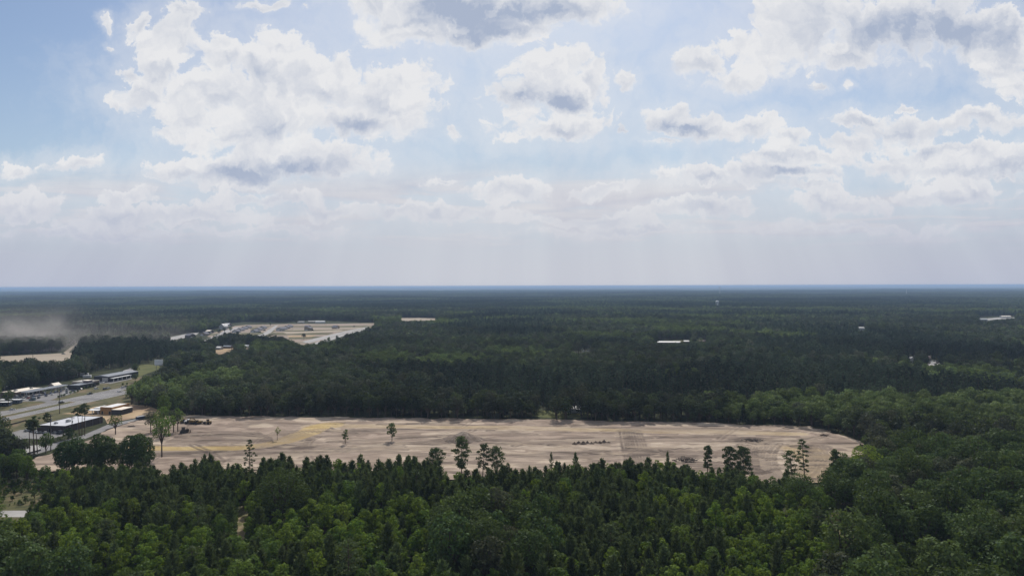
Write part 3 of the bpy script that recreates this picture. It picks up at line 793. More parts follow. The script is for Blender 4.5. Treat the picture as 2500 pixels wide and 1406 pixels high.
def tall_pine(seed, H, Rr, base, ncl, nq, ls, leaf=None, top=0.55, lean=(0, 0), rad=(0.26, 0.4)):
    """mature pine: bare trunk, irregular clumps of needles on visible branches"""
    rng = np.random.RandomState(seed)
    hc = H - base
    limbs, P_, N_ = [], [], []
    for j in range(ncl):
        t = (j + 0.3) / ncl
        z = base + hc * t * 0.93
        env = Rr * (0.55 + 0.9 * t) * (1 - max(0, t - top) / (1 - top) * 0.75) if t < top else Rr * (1.05 - 0.75 * (t - top) / (1 - top))
        az = j * 2.399 + rng.uniform(-.4, .4)
        r = min(env, Rr) * rng.uniform(0.45, 1.0) * (0.15 if j >= ncl - 1 else 1)
        f = z / H
        c = np.array([math.cos(az) * r + lean[0] * f, math.sin(az) * r + lean[1] * f, z + r * 0.25])
        limbs.append((max(base * .85, z - r * 0.2), c, 0.05 + 0.008 * Rr))
        k = nq // ncl
        rd = Rr * rng.uniform(*rad)
        d = unit(rng.normal(size=(k, 3)) + np.array([0, 0, .25]))
        P_.append(c + d * (rd * rng.uniform(.3, 1.05, k))[:, None] * np.array([1.15, 1.15, 0.62]))
        N_.append(unit(d + rng.normal(size=(k, 3)) * .8))
    P_, N_ = np.vstack(P_), np.vstack(N_)
    q = leaf_quads(rng, P_, N_, ls, 0.55)
    return trunk_mesh(H * 0.97, 0.16 + H * 0.006, limbs, M_PBARK, lean), quad_mesh('crown', q, leaf or L_PINE), H, Rr

PROTO = {}
def add_proto(key, t): PROTO.setdefault(key, []).append(t)
for k in range(5):
    add_proto('pine', young_pine(100 + k, 10.0 + k * .8, 2.5 + .15 * k, 700, 0.78, power=.45))
for k in range(3):
    add_proto('pine', young_pine(120 + k, 11.0 + k * 1.0, 2.2 + .1 * k, 600, 0.8, power=0.5))
for k in range(4):
    add_proto('dark', broadleaf(200 + k, 13 + k, 4.6 + .35 * k, 3.0, 15, 1500, 0.62, L_DARK))
    add_proto('mid', broadleaf(220 + k, 11.5 + k, 3.6 + .3 * k, 2.4, 13, 1250, 0.58, L_MID))
    add_proto('lite', broadleaf(240 + k, 9.5 + k * 1.1, 2.5 + .25 * k, 1.2, 12, 950, 0.55, L_LITE, lob=(.3, .46)))
    add_proto('bush', broadleaf(260 + k, 6.5 + k * .7, 2.0 + .2 * k, 0.4, 10, 620, 0.52, L_MID, lob=(.3, .46)))
    add_proto('grey', broadleaf(280 + k, 12.5 + k, 4.2 + .3 * k, 3.0, 15, 1400, 0.6, L_GREY))
for k in range(4):
    add_proto('tall', tall_pine(300 + k, 18.5 + k * 1.2, 3.6 + .3 * k, 8.5 + k * .6, 20, 900, 0.75))
# middle distance and far variants
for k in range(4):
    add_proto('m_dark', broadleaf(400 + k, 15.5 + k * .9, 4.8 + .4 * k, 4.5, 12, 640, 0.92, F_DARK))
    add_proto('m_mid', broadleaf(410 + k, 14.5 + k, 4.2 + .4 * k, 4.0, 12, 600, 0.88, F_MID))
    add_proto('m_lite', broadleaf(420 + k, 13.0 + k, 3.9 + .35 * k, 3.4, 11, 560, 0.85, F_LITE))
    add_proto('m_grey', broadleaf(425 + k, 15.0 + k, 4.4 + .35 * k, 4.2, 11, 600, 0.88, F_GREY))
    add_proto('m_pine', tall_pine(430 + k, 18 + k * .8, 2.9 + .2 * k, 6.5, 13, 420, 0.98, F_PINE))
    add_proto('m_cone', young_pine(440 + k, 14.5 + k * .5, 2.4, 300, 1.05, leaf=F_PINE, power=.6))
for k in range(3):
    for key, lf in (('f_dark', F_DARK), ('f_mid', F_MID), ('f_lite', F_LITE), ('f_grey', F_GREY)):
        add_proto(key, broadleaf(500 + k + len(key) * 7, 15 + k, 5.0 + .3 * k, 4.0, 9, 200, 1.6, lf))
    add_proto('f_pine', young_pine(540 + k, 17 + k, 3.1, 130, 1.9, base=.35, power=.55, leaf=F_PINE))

proto_col = bpy.data.collections.new('tree variants')       # never linked to the scene: only feeds the woods below
KEYS = list(PROTO)
PIDX, PRANGE = {}, {}
cnt = 0
for key in KEYS:
    PRANGE[key] = (cnt, len(PROTO[key]))
    for (tr, cr, H, Rr) in PROTO[key]:
        bm_ = bmesh.new(); bm_.from_mesh(tr); nf = len(bm_.faces); bm_.from_mesh(cr)
        bm_.faces.ensure_lookup_table()
        for i in range(nf, len(bm_.faces)): bm_.faces[i].material_index = 1
        me = bpy.data.meshes.new('tree'); bm_.to_mesh(me); bm_.free()
        me.materials.append(tr.materials[0]); me.materials.append(cr.materials[0])
        o = bpy.data.objects.new('tree_variant.%03d' % cnt, me)
        proto_col.objects.link(o)
        cnt += 1

def wood_nodes():
    g = bpy.data.node_groups.new('wood', 'GeometryNodeTree')
    g.interface.new_socket('Geometry', in_out='INPUT', socket_type='NodeSocketGeometry')
    g.interface.new_socket('Geometry', in_out='OUTPUT', socket_type='NodeSocketGeometry')
    n = g.nodes.new
    gi, go = n('NodeGroupInput'), n('NodeGroupOutput')
    ci = n('GeometryNodeCollectionInfo'); ci.inputs['Collection'].default_value = proto_col
    ci.inputs['Separate Children'].default_value = True; ci.inputs['Reset Children'].default_value = True
    ip = n('GeometryNodeInstanceOnPoints'); ip.inputs['Pick Instance'].default_value = True
    def attr(name, kind):
        a = n('GeometryNodeInputNamedAttribute'); a.data_type = kind; a.inputs['Name'].default_value = name
        return a.outputs[0]
    L = g.links.new
    L(gi.outputs[0], ip.inputs['Points']); L(ci.outputs[0], ip.inputs['Instance'])
    L(attr('variant', 'INT'), ip.inputs['Instance Index'])
    L(attr('turn', 'FLOAT_VECTOR'), ip.inputs['Rotation'])
    L(attr('size', 'FLOAT_VECTOR'), ip.inputs['Scale'])
    L(ip.outputs[0], go.inputs[0])
    return g
WOOD = wood_nodes()
def wood(name, label, P_, variant, turn, size):
    me = bpy.data.meshes.new(name)
    me.vertices.add(len(P_)); me.vertices.foreach_set('co', np.asarray(P_, np.float32).ravel())
    a = me.attributes.new('variant', 'INT', 'POINT'); a.data.foreach_set('value', np.asarray(variant, np.int32))
    a = me.attributes.new('turn', 'FLOAT_VECTOR', 'POINT'); a.data.foreach_set('vector', np.asarray(turn, np.float32).ravel())
    a = me.attributes.new('size', 'FLOAT_VECTOR', 'POINT'); a.data.foreach_set('vector', np.asarray(size, np.float32).ravel())
    o = link(name, me)
    md = o.modifiers.new('wood', 'NODES'); md.node_group = WOOD
    return tag(o, label, kind='stuff')

# open places the photograph shows: no tree may hide them
OPEN_PX = [
 [(640, 1112), (1050, 1116), (1100, 1150), (1240, 1140), (1480, 1118), (1640, 1120), (1690, 1142), (1760, 1132), (1850, 1140), (1876, 1164), (1900, 1162), (1925, 1142), (1975, 1146), (2020, 1140), (2040, 1112), (2112, 1086), (2040, 1062), (1960, 1043), (1250, 1026), (800, 1020), (440, 1016), (385, 1012), (300, 985), (235, 992),
  (150, 1008), (90, 1042), (20, 1060), (60, 1072), (110, 1090), (80, 1128), (140, 1140), (210, 1136), (300, 1128), (400, 1132), (450, 1128), (500, 1114), (560, 1124), (625, 1146)],
 [(0, 1038), (0, 975), (30, 956), (60, 949), (130, 938), (170, 930), (215, 919), (232, 909), (300, 904), (322, 901), (325, 930), (312, 945), (300, 975), (200, 1000)],
 [(0, 869), (150, 860), (186, 838), (190, 838), (172, 862), (172, 872), (150, 881), (110, 881), (80, 872), (60, 876), (20, 882), (0, 876)],
 [(335, 915), (345, 890), (374, 888), (374, 878), (400, 877), (398, 892), (360, 908)],
 [(415, 830), (418, 822), (470, 812), (505, 812), (520, 806), (545, 800), (560, 790), (600, 786), (700, 788), (780, 780), (800, 783), (880, 787), (916, 788), (905, 798), (870, 808), (800, 824), (765, 836), (735, 838), (712, 830), (692, 820), (640, 819), (610, 815), (575, 812), (560, 811), (525, 818), (502, 832), (480, 821)],
 [(525, 862), (528, 850), (560, 845), (575, 845), (570, 852)], [(592, 852), (594, 846), (610, 844), (610, 850)],
 [(975, 782), (985, 776), (1070, 777), (1060, 782)],
 [(1602, 838), (1605, 831), (1662, 829.5), (1660, 836)], [(1668, 837), (1670, 830), (1686, 830), (1685, 836)], [(1703, 836), (1704, 829), (1723, 829), (1722, 835)], [(1666, 870), (1668, 866), (1676, 866), (1675, 870)],
 [(1395, 860), (1400, 853), (1450, 853), (1445, 860)],
 [(2264, 891), (2268, 881), (2294, 880), (2292, 888)], [(2216, 882), (2222, 873), (2232, 874), (2230, 882)],
 [(2385, 782), (2400, 774), (2470, 771), (2485, 776), (2440, 779), (2410, 784)], [(2095, 806), (2098, 797), (2112, 798), (2110, 806)],
 [(1744, 742), (1745, 734), (1758, 734), (1758, 742)],
 [(0, 1174), (60, 1180), (95, 1192), (108, 1205), (85, 1235), (54, 1244), (56, 1262), (0, 1264)],
 [(583, 1304), (580, 1262), (592, 1246), (604, 1252), (598, 1278), (592, 1304)],
 [(2034, 1272), (2050, 1272), (2064, 1290), (2082, 1308), (2088, 1332), (2078, 1330), (2066, 1310), (2040, 1290)],
 [(1318, 1018), (1316, 1003), (1335, 1003), (1332, 1018)], [(1360, 1020), (1362, 1015), (1390, 1016), (1388, 1020)], [(1400, 1004), (1402, 998), (1415, 998), (1413, 1004)],
]
OPEN_BOX = [(min(p[0] for p in q), max(p[0] for p in q), min(p[1] for p in q), max(p[1] for p in q)) for q in OPEN_PX]
# ground where nothing may grow, whatever hides it
BARE = [FIELD, gpoly([(300, 985), (150, 1010), (90, 1042), (8, 1062), (20, 1078), (55, 1107), (150, 1090), (262, 1049), (390, 1014), (390, 1000)]),
        [HW(-260, -36), HW(900, -36), HW(900, 3), HW(-260, 3)], gpoly([(-80, 1246), (70, 1246), (64, 1262), (-80, 1261)]),
        gpoly([(505, 822), (520, 812), (548, 806), (575, 795), (700, 791), (920, 788), (905, 800), (850, 815), (790, 832), (744, 842), (700, 838), (690, 826), (640, 828)]),
        gpoly([(0, 962), (60, 950), (175, 935), (240, 905), (322, 895), (322, 925), (205, 948), (60, 986), (0, 1000)])]

def hidden_open(x, y, z, H, Rr):
    """True where a tree would cover one of the open places"""
    bad = np.zeros(len(x), bool)
    for hz in (0.0, 0.3, 0.55, 0.8, 0.97):
        for sx in (-0.7, 0.0, 0.7):
            w = sx * Rr * (1.0 if hz < .9 else 0.3)
            u, v = PX(x + w, y, z + H * hz)
            for q, (a, b, c, d) in zip(OPEN_PX, OPEN_BOX):
                k = (u > a) & (u < b) & (v > c) & (v < d) & ~bad
                if k.any():
                    i = np.where(k)[0]
                    bad[i[inpoly(u[i], v[i], q)]] = True
    return bad
def on_bare(x, y):
    r = np.zeros(len(x), bool)
    for q in BARE: r |= inpoly(x, y, q)
    return r

def scatter(y0, y1, step, seed, half=0.80, extra=45):
    rng = np.random.RandomState(seed)
    ny = int((y1 - y0) / step)
    X, Y = [], []
    for j in range(ny):
        y = y0 + (j + .5) * step
        w = half * y + extra
        n = int(2 * w / step)
        X.append(-w + (np.arange(n) + .5 + 0.5 * (j % 2)) * step); Y.append(np.full(n, y))
    X, Y = np.concatenate(X), np.concatenate(Y)
    return X + rng.uniform(-.42, .42, len(X)) * step, Y + rng.uniform(-.42, .42, len(Y)) * step, rng

def ell(u, v, cu, cv, ru, rv): return np.exp(-(((u - cu) / ru) ** 2 + ((v - cv) / rv) ** 2))

TREES = []          # foreground candidates: (x, y, key, variant, scale, turn)
# --- foreground, 170-372 m
def fg_fields(x, y):
    u, v = PX(x, y, np.full(len(x), 7.0))
    n = fbm(x, y, 38, 3, 11); n2 = fbm(x, y, 17, 2, 12)
    pine = 0.7 * ((v < 1210) & (u > 600) & (u < 1950)) + 1.1 * ell(u, v, 480, 1210, 260, 80) + 0.62 * ell(u, v, 1450, 1260, 330, 90) + .8 * ell(u, v, 1000, 1160, 420, 60) + .6 * ell(u, v, 1500, 1380, 400, 60) + .7 * ell(u, v, 60, 1330, 150, 60)
    lite = 1.25 * ell(u, v, 250, 1335, 190, 50) + 1.0 * ell(u, v, 860, 1310, 240, 75) + 1.0 * ell(u, v, 1850, 1290, 190, 60) + .75 * ell(u, v, 1900, 1390, 330, 50) + .5 * ell(u, v, 1250, 1230, 250, 40) + .9 * ell(u, v, 2000, 1390, 160, 50)
    oak = 1.35 * sm(u, 2000, 2080) + 1.0 * ell(u, v, 1200, 1330, 160, 60) + .9 * ell(u, v, 1960, 1190, 120, 50) + .7 * ell(u, v, 60, 1390, 220, 40)
    return u, v, pine, lite, oak, n, n2
x, y, rng = scatter(168, 375, 3.3, 1, 0.80, 18)
u, v, pine, lite, oak, n, n2 = fg_fields(x, y)
r = rng.uniform(size=len(x))
key = np.full(len(x), 'mid', dtype=object)
sc_p, sc_l, sc_o = pine + n * 1.0 - .5 + r * .25, lite + n2 * 1.1 - .55 + rng.uniform(size=len(x)) * .3, oak + .25 * n2
best = np.argmax(np.stack([sc_p, sc_l, sc_o, np.full(len(x), 0.38)]), 0)
key[best == 0] = 'pine'
key[best == 1] = np.where(rng.uniform(size=(best == 1).sum()) < 0.5, 'lite', 'bush')
key[best == 2] = np.where(rng.uniform(size=(best == 2).sum()) < 0.55, 'dark', np.where(rng.uniform(size=(best == 2).sum()) < .78, 'mid', 'grey'))
qq = rng.uniform(size=len(x))
key[(key == 'pine') & (qq < 0.11)] = 'lite'
key[(key == 'pine') & (qq > 0.95)] = 'mid'
key[(key == 'bush') & (rng.uniform(size=len(x)) < 0.2)] = 'pine'
key[(key == 'mid') & (u < 2000) & (rng.uniform(size=len(x)) < 0.4)] = 'pine'
need = {'pine': 2.8, 'mid': 4.7, 'lite': 3.9, 'bush': 3.1, 'dark': 8.2, 'grey': 7.4}
order = rng.permutation(len(x))
order = order[np.argsort([0 if key[i] in ('dark', 'grey') else 1 if key[i] == 'mid' else 2 for i in order], kind='stable')]
bare = on_bare(x, y)
hollow = ell(u, v, 2240, 1345, 110, 40) > .5
key[hollow] = 'bush'
# reserved spots for the trees that can be told apart (placed below)
grid = {}
def place(x0, y0, d):
    gx_, gy_ = int(x0 // 8), int(y0 // 8)
    for a in (-1, 0, 1):
        for b in (-1, 0, 1):
            for (px_, py_, pd) in grid.get((gx_ + a, gy_ + b), ()):
                if (px_ - x0) ** 2 + (py_ - y0) ** 2 < (0.5 * (d + pd)) ** 2: return False
    grid.setdefault((gx_, gy_), []).append((x0, y0, d))
    return True
def reserve(u, v, d):
    p = G(u, v); place(p.x, p.y, d); return p
# ------------------------------------------------------------------ trees that can be told apart
def tree_thing(name, tr, cr, p, label, cat='tree', group=None, rz=0.0, s=(1, 1, 1)):
    e = empty(name, p, rz)
    e.scale = s
    tag(e, label, cat, group)
    link('trunk', tr, e); link('crown', cr, e)
    return e
def top_h(u, v_base, v_top):
    p = G(u, v_base)
    return 100.0 - (v_top - 698.0) * p.y / FPX
def special(name, spec, u, v, label, cat, d=4.0, rz=0.0, z=None):
    p = G(u, v); place(p.x, p.y, d)
    if z is None and inpoly([p.x], [p.y], FIELD)[0]: z = field_height(p.x, p.y) - 0.1
    tr, cr = spec[0], spec[1]
    return tree_thing(name, tr, cr, (p.x, p.y, z or 0.0), label, cat, rz=rz)
def sp_pine(seed, u, vb, vt, Rr, label, frac=0.5, ncl=18, nq=900, lean=(0, 0), leaf=None, ls=0.72, rad=(.26, .4), top=.55):
    H = top_h(u, vb, vt); Rr *= 1.15; nq = int(nq * 1.7); ncl = int(ncl * 1.35)
    lr = random.Random(seed); lean = (lr.uniform(-1.6, 1.6), lr.uniform(-1, 1))
    return special('pine_tree', tall_pine(seed, H, Rr, H * frac, ncl, nq, ls, leaf, top, lean, rad), u, vb, label, 'pine tree', 3.5)
def sp_cone(seed, u, vb, vt, Rr, label, nq=420, power=.8, base=.15):
    H = top_h(u, vb, vt)
    return special('pine_tree', young_pine(seed, H, Rr, nq, .8, base, None, power), u, vb, label, 'pine tree', 3.0)
def sp_leaf(seed, u, vb, vt, Rr, label, base=.25, nl=14, nq=1300, ls=.6, leaf=None, name='broadleaf_tree', d=None, **kw):
    H = top_h(u, vb, vt)
    return special(name, broadleaf(seed, H, Rr, H * base, nl, nq, ls, leaf or L_MID, **kw), u, vb, label, 'tree', d or Rr * 1.5)

sp_pine(901, 1127, 1170, 1062, 3.9, 'tallest dense pine in front of the big dirt mound', .22, 26, 1900)
sp_pine(902, 1178, 1168, 1082, 3.6, 'open crowned pine just right of the pine before the dirt mound', .25, 20, 900)
sp_pine(903, 1216, 1168, 1090, 4.3, 'wide fan shaped pine right of the open crowned pine near the mound', .25, 22, 1000)
sp_pine(904, 1062, 1170, 1095, 4.2, 'rounded pine rising from the stand left of the dirt mound pine', .3, 20, 1300)
sp_pine(905, 608, 1165, 1070, 3.4, 'tall sparse pine with tiered branches before the yellow sand road', .15, 24, 620, rad=(.16, .26), top=.3, ls=.62)
sp_cone(906, 512, 1165, 1106, 2.0, 'slender pointed pine left of the tiered sparse pine', 420, .95)
sp_cone(907, 1346, 1165, 1109, 2.2, 'thin open young pine standing alone at the field edge, mid frame', 170)
sp_cone(908, 1405, 1168, 1109, 2.9, 'bushy young pine at field edge below the row of dirt heaps', 420)
sp_cone(909, 1630, 1172, 1107, 2.1, 'narrow young pine at field edge right of the rutted vehicle crossing', 300)
sp_pine(910, 1727, 1172, 1088, 2.6, 'narrow dark pine left of the pair of round pines at the field', .3, 20, 1100, top=.4)
sp_pine(911, 1784, 1175, 1090, 3.6, 'left pine of the dense round pair beside the field', .2, 20, 1500)
sp_pine(912, 1815, 1176, 1092, 4.2, 'right pine of the dense round pair beside the field', .2, 22, 1700)
sp_pine(913, 1934, 1178, 1100, 3.4, 'shorter open pine beside the tall thin pine at right field edge', .2, 18, 800)
sp_pine(914, 1965, 1178, 1072, 3.2, 'tall thin pine with bare lower trunk at right field edge', .22, 22, 700, rad=(.2, .3))
sp_pine(915, 2045, 1195, 1095, 3.3, 'dark narrow pine at the right end of the cleared field', .2, 26, 1700, top=.4)
sp_leaf(916, 2112, 1192, 1088, 7.0, 'bright green leafy tree at the right end of the cleared field', leaf=L_LITE, nq=2200)
sp_leaf(917, 686, 1278, 1150, 11.8, 'huge dark round oak beside the sandy trail', .12, 34, 6500, .62, L_DARK, 'oak_tree', 17, lob=(.26, .36))
sp_leaf(918, 1182, 1402, 1263, 8.6, 'large dull round oak at the bottom, left one of the round pair', .15, 24, 4200, .6, L_DARK, 'oak_tree', 13, lob=(.3, .42))
sp_leaf(919, 1292, 1425, 1292, 8.2, 'large dull round oak at the bottom, right one of the round pair', .15, 24, 4200, .6, L_DARK, 'oak_tree', 13, lob=(.3, .42))
sp_leaf(920, 1955, 1262, 1158, 7.2, 'big rounded green oak left of the brown trail', .15, 20, 3000, .6, L_DARK, 'oak_tree', 11)
sp_leaf(921, 178, 1152, 1072, 8.6, 'spreading live oak at left end of the row before the bare dirt', .05, 26, 8500, .74, L_DARK, 'oak_tree', 9, lob=(.32, .46))
sp_leaf(922, 250, 1154, 1060, 8.2, 'dense live oak in the middle of the row before the bare dirt', .05, 26, 8500, .74, L_DARK, 'oak_tree', 9, lob=(.32, .46))
sp_leaf(923, 332, 1156, 1058, 8.6, 'spreading live oak at right end of the row before the bare dirt', .07, 26, 8500, .74, L_DARK, 'oak_tree', 9, lob=(.32, .46))
sp_leaf(924, 24, 1125, 1056, 7.4, 'dark leafy tree left of the concrete pad', .15, 16, 2200, .6, L_DARK)
sp_leaf(925, 112, 1106, 1052, 3.8, 'small green tree between tall pines and the utility pole', .15, 13, 1100, .6, L_MID)
sp_leaf(926, 395, 1118, 1018, 5.6, 'tall leafy tree with a long bare trunk beside the yellow road', .42, 15, 1100, .6, L_MID, lob=(.26, .42))
for k, (u, vb, vt, r_, lb) in enumerate([(368, 1058, 1004, 4.4, 'thin leafy tree at left edge of the clump near the machines'), (382, 1064, 1008, 4.2, 'thin leafy tree in the clump, second from its left edge'),
        (412, 1066, 1010, 4.6, 'thin leafy tree behind the long bare trunk'), (424, 1056, 1000, 5.0, 'leafy tree in the clump directly left of the parked machines'),
        (434, 1054, 996, 4.6, 'tallest leafy tree of the clump, at its right edge'), (398, 1050, 990, 4.8, 'leafy tree at the back of the clump near the machines')]):
    sp_leaf(930 + k, u, vb, vt, r_, lb, .38, 11, 620, .65, L_MID if k % 3 else L_GREY)
sp_leaf(940, 282, 1063, 1010, 4.6, 'pale green open tree beside the access road', .35, 11, 560, .62, L_MID)
sp_leaf(941, 957, 1078, 1031, 3.2, 'lone dark green tree standing in the cleared field', .2, 11, 1000, .55, L_DARK, d=3)
sp_leaf(942, 843, 1086, 1047, 2.1, 'lone slender green tree left of the darker lone tree in the field', .2, 9, 480, .5, L_MID, d=3)
sp_leaf(943, 677, 1076, 1040, 1.9, 'very thin yellowish sapling beside the bend of the sand road', .4, 6, 110, .55, L_LITE, d=3)
for k, (u, vb, vt, lb) in enumerate([(73, 1108, 1020, 'leftmost tall pine of the row by the concrete pad'), (81.5, 1108, 1016, 'second tall pine of the row by the concrete pad'),
        (85, 1109, 1018, 'third tall pine of the row by the concrete pad'), (91.5, 1106, 1010, 'rightmost and tallest pine of the row by the concrete pad'),
        (194, 1063, 990, 'left pine of three standing before the dark brown store'), (200, 1064, 984, 'middle pine of three standing before the dark brown store'), (207, 1063, 980, 'right pine of three standing before the dark brown store')]):
    sp_pine(950 + k, u, vb, vt, 2.7 if k < 4 else 3.1, lb, .68, 9, 420, top=.5)
sp_pine(960, 116, 1040, 1003, 2.6, 'short dark pine at the left corner of the dark brown store', .3, 12, 500)
sp_pine(961, 20, 993, 950, 4.2, 'dark pine beside the white roofed trailers', .4, 12, 700)
sp_leaf(962, 168, 1072, 1040, 3.2, 'dark leafy tree at the near corner of the dark brown store', .15, 9, 700, .6, L_DARK)
sp_leaf(963, 5, 1062, 1012, 5.2, 'dark tree at the left edge near the store parking lot', .15, 12, 1100, .62, L_DARK)
sp_leaf(964, 400, 1022, 962, 5.0, 'pale green tree at the forest corner above the machines', .15, 12, 900, .7, L_MID)
SAP = [(8, 1225, 3.0, 'sapling nearest the lane at the left frame edge'), (62, 1228, 3.8, 'round bush near the right end of the lane'), (84, 1216, 4.4, 'tall bush at right rim of the grass clearing'), (12, 1184, 4.0, 'dark bush at the upper left of the grass clearing'), (46, 1188, 4.2, 'wide bush at the back middle of the grass clearing'), (66, 1185, 3.4, 'small dark bush at the back right of the grass clearing'), (30, 1222, 2.4, 'tiny sapling in the middle of the dry grass'), (92, 1198, 4.8, 'bushy young tree at the far right of the grass clearing')]
for k, (u, v, h, lb) in enumerate(SAP + [(18, 1205, 2.6, 'leftmost sapling in the grass clearing'), (36, 1208, 3.0, 'second sapling in the grass clearing'), (52, 1206, 3.6, 'third sapling in the grass clearing'),
        (28, 1192, 3.2, 'small bush at the back of the grass clearing'), (74, 1198, 4.2, 'largest sapling at right of the grass clearing')]):
    special('sapling', broadleaf(970 + k, h, h * .36, .3, 7, 160, .45, L_DARK), u, v, lb, 'sapling', 3)

# trees standing inside the estate
for k, (u, v, sc, key_, lb) in enumerate([(742, 829, .8, 'm_dark', 'lone dark tree at the near corner of the estate road'), (548, 812, .7, 'm_dark', 'dark tree in front of the tall gabled estate house'), (563, 811, .75, 'm_mid', 'leafy tree left of the first slate roofed row'), (535, 817, .7, 'm_dark', 'dark tree right of the cream roofed estate house'), (580, 819, .6, 'm_dark', 'small dark tree below the first slate roofed row'),
        (724, 791, .9, 'm_dark', 'dark round tree behind the third row of the estate'), (880, 789, .9, 'm_dark', 'dark tree at the back right corner of the estate'), (660, 796, .6, 'm_mid', 'small tree behind the second slate roofed row')]):
    p = G(u, v); tr, cr = PROTO[key_][k % 4][:2]
    tree_thing('broadleaf_tree', tr, cr, (p.x, p.y, 0), lb, 'tree', None, k * 1.1, (sc, sc, sc))
# ------------------------------------------------------------------ foreground wood
for i in order:
    if bare[i]: continue
    k = key[i]
    if not place(x[i], y[i], need[k] * rng.uniform(.85, 1.15)): continue
    sc_ = rng.uniform(0.72, 1.25) * (1.28 if k in ('dark', 'grey') else 1.0) * (.6 if hollow[i] else 1.0) * (.84 if k == 'mid' else 1.0)
    TREES.append((x[i], y[i], k, rng.randint(PRANGE[k][1]), sc_, rng.uniform(0, 6.28)))
for i in range(90):                           # taller pines standing above the rest
    j = rng.randint(len(x))
    if bare[j] or key[j] in ('lite', 'bush'): continue
    TREES.append((x[j], y[j], 'tall', rng.randint(4), rng.uniform(.65, .95), rng.uniform(0, 6.28)))
tx = np.array([t[0] for t in TREES]); ty = np.array([t[1] for t in TREES])
tH = np.array([PROTO[t[2]][t[3]][2] * t[4] for t in TREES]); tR = np.array([PROTO[t[2]][t[3]][3] * t[4] for t in TREES])
bad = hidden_open(tx, ty, np.zeros(len(tx)), tH, tR)
# low bushes still fit where a full tree would stand in the way
small = np.where(bad)[0]
keep = [TREES[i] for i in np.where(~bad)[0]]
lo = [(TREES[i][0], TREES[i][1], 'bush', rng.randint(4), rng.uniform(.45, .85), TREES[i][5]) for i in small]
lx = np.array([t[0] for t in lo]); ly = np.array([t[1] for t in lo])
lb_ = hidden_open(lx, ly, np.zeros(len(lx)), np.array([PROTO['bush'][t[3]][2] * t[4] for t in lo]), np.array([PROTO['bush'][t[3]][3] * t[4] for t in lo]))
TREES = keep + [t for t, b in zip(lo, lb_) if not b]
tx = np.array([t[0] for t in TREES]); ty = np.array([t[1] for t in TREES])
tH = np.array([PROTO[t[2]][t[3]][2] * t[4] for t in TREES]); tR = np.array([PROTO[t[2]][t[3]][3] * t[4] for t in TREES])
tu, tv = PX(tx, ty, tH * .8)
score = tR * np.minimum(tH, 3 * tR) / ty ** 2 * ((tu > 5) & (tu < 2495) & (tv < 1392))
ispine = np.array([t[2] in ('pine', 'tall') for t in TREES])
def area(u, v):
    if u > 2050: return 'right of the brown trail, ' + ('bottom edge' if v > 1330 else 'middle rows' if v > 1200 else 'nearest the bare dirt')
    if u < 590 and v > 1215: return 'left of the sandy trail, ' + ('bottom left corner' if v > 1320 else 'middle rows')
    if u < 620: return 'between the bare dirt and the grass clearing'
    if v < 1185: return ('at the dirt edge left of the mound pine' if u < 1120 else 'at the dirt edge between mound pine and brush pile' if u < 1660 else 'at the dirt edge right of the brush pile')
    w = ', bottom edge' if v > 1325 else ', middle rows' if v > 1250 else ', back rows'
    if u < 1110: return 'in front wood right of the sandy trail' + w
    if u < 1560: return 'in the middle of the front wood' + w
    return 'left of the brown trail' + w
DESC = {'pine': ('dense young dark pine', 'young pines'), 'tall': ('tall dark pine', 'tall pines'), 'dark': ('dark broad oak', 'dark oaks'), 'mid': ('mid green leafy tree', 'green leafy trees'),
        'lite': ('bright yellow green leafy tree', 'bright green trees'), 'bush': ('low bushy green tree', 'low bushy trees'), 'grey': ('dull olive leafy tree', 'dull olive trees')}
single = np.zeros(len(TREES), bool)
for m_, n_ in ((ispine, 278), (~ispine, 262)):
    w = np.where(m_)[0]
    w = w[np.argsort(-score[w])][:n_]
    single[w[score[w] > 0]] = True
for i in np.where(single)[0]:
    px_, py_, k, va, s, tz = TREES[i]
    tr, cr = PROTO[k][va][:2]
    a = area(tu[i], tv[i])
    tree_thing('pine_tree' if ispine[i] else ('oak_tree' if k == 'dark' else 'broadleaf_tree'), tr, cr, (px_, py_, 0), DESC[k][0] + ' standing ' + a, 'pine tree' if ispine[i] else 'tree', DESC[k][1] + ' ' + a, tz, (s, s, s * random.uniform(.92, 1.1)))
def put(name, label, T_):
    n = len(T_)
    P_ = np.array([(t[0], t[1], t[5]) for t in T_])
    var = [PRANGE[t[2]][0] + t[3] for t in T_]
    turn = np.zeros((n, 3)); turn[:, 2] = [t[6] for t in T_]
    sz = np.repeat(np.array([t[4] for t in T_])[:, None], 3, 1); sz[:, 2] *= np.random.RandomState(5).uniform(.9, 1.12, n)
    return wood(name, label, P_, var, turn, sz)
rest = [(t[0], t[1], t[2], t[3], t[4], 0.0, t[5]) for t, s in zip(TREES, single) if not s]
put('foreground_wood', 'smaller pines and leafy trees filling the front wood between the larger ones', rest)

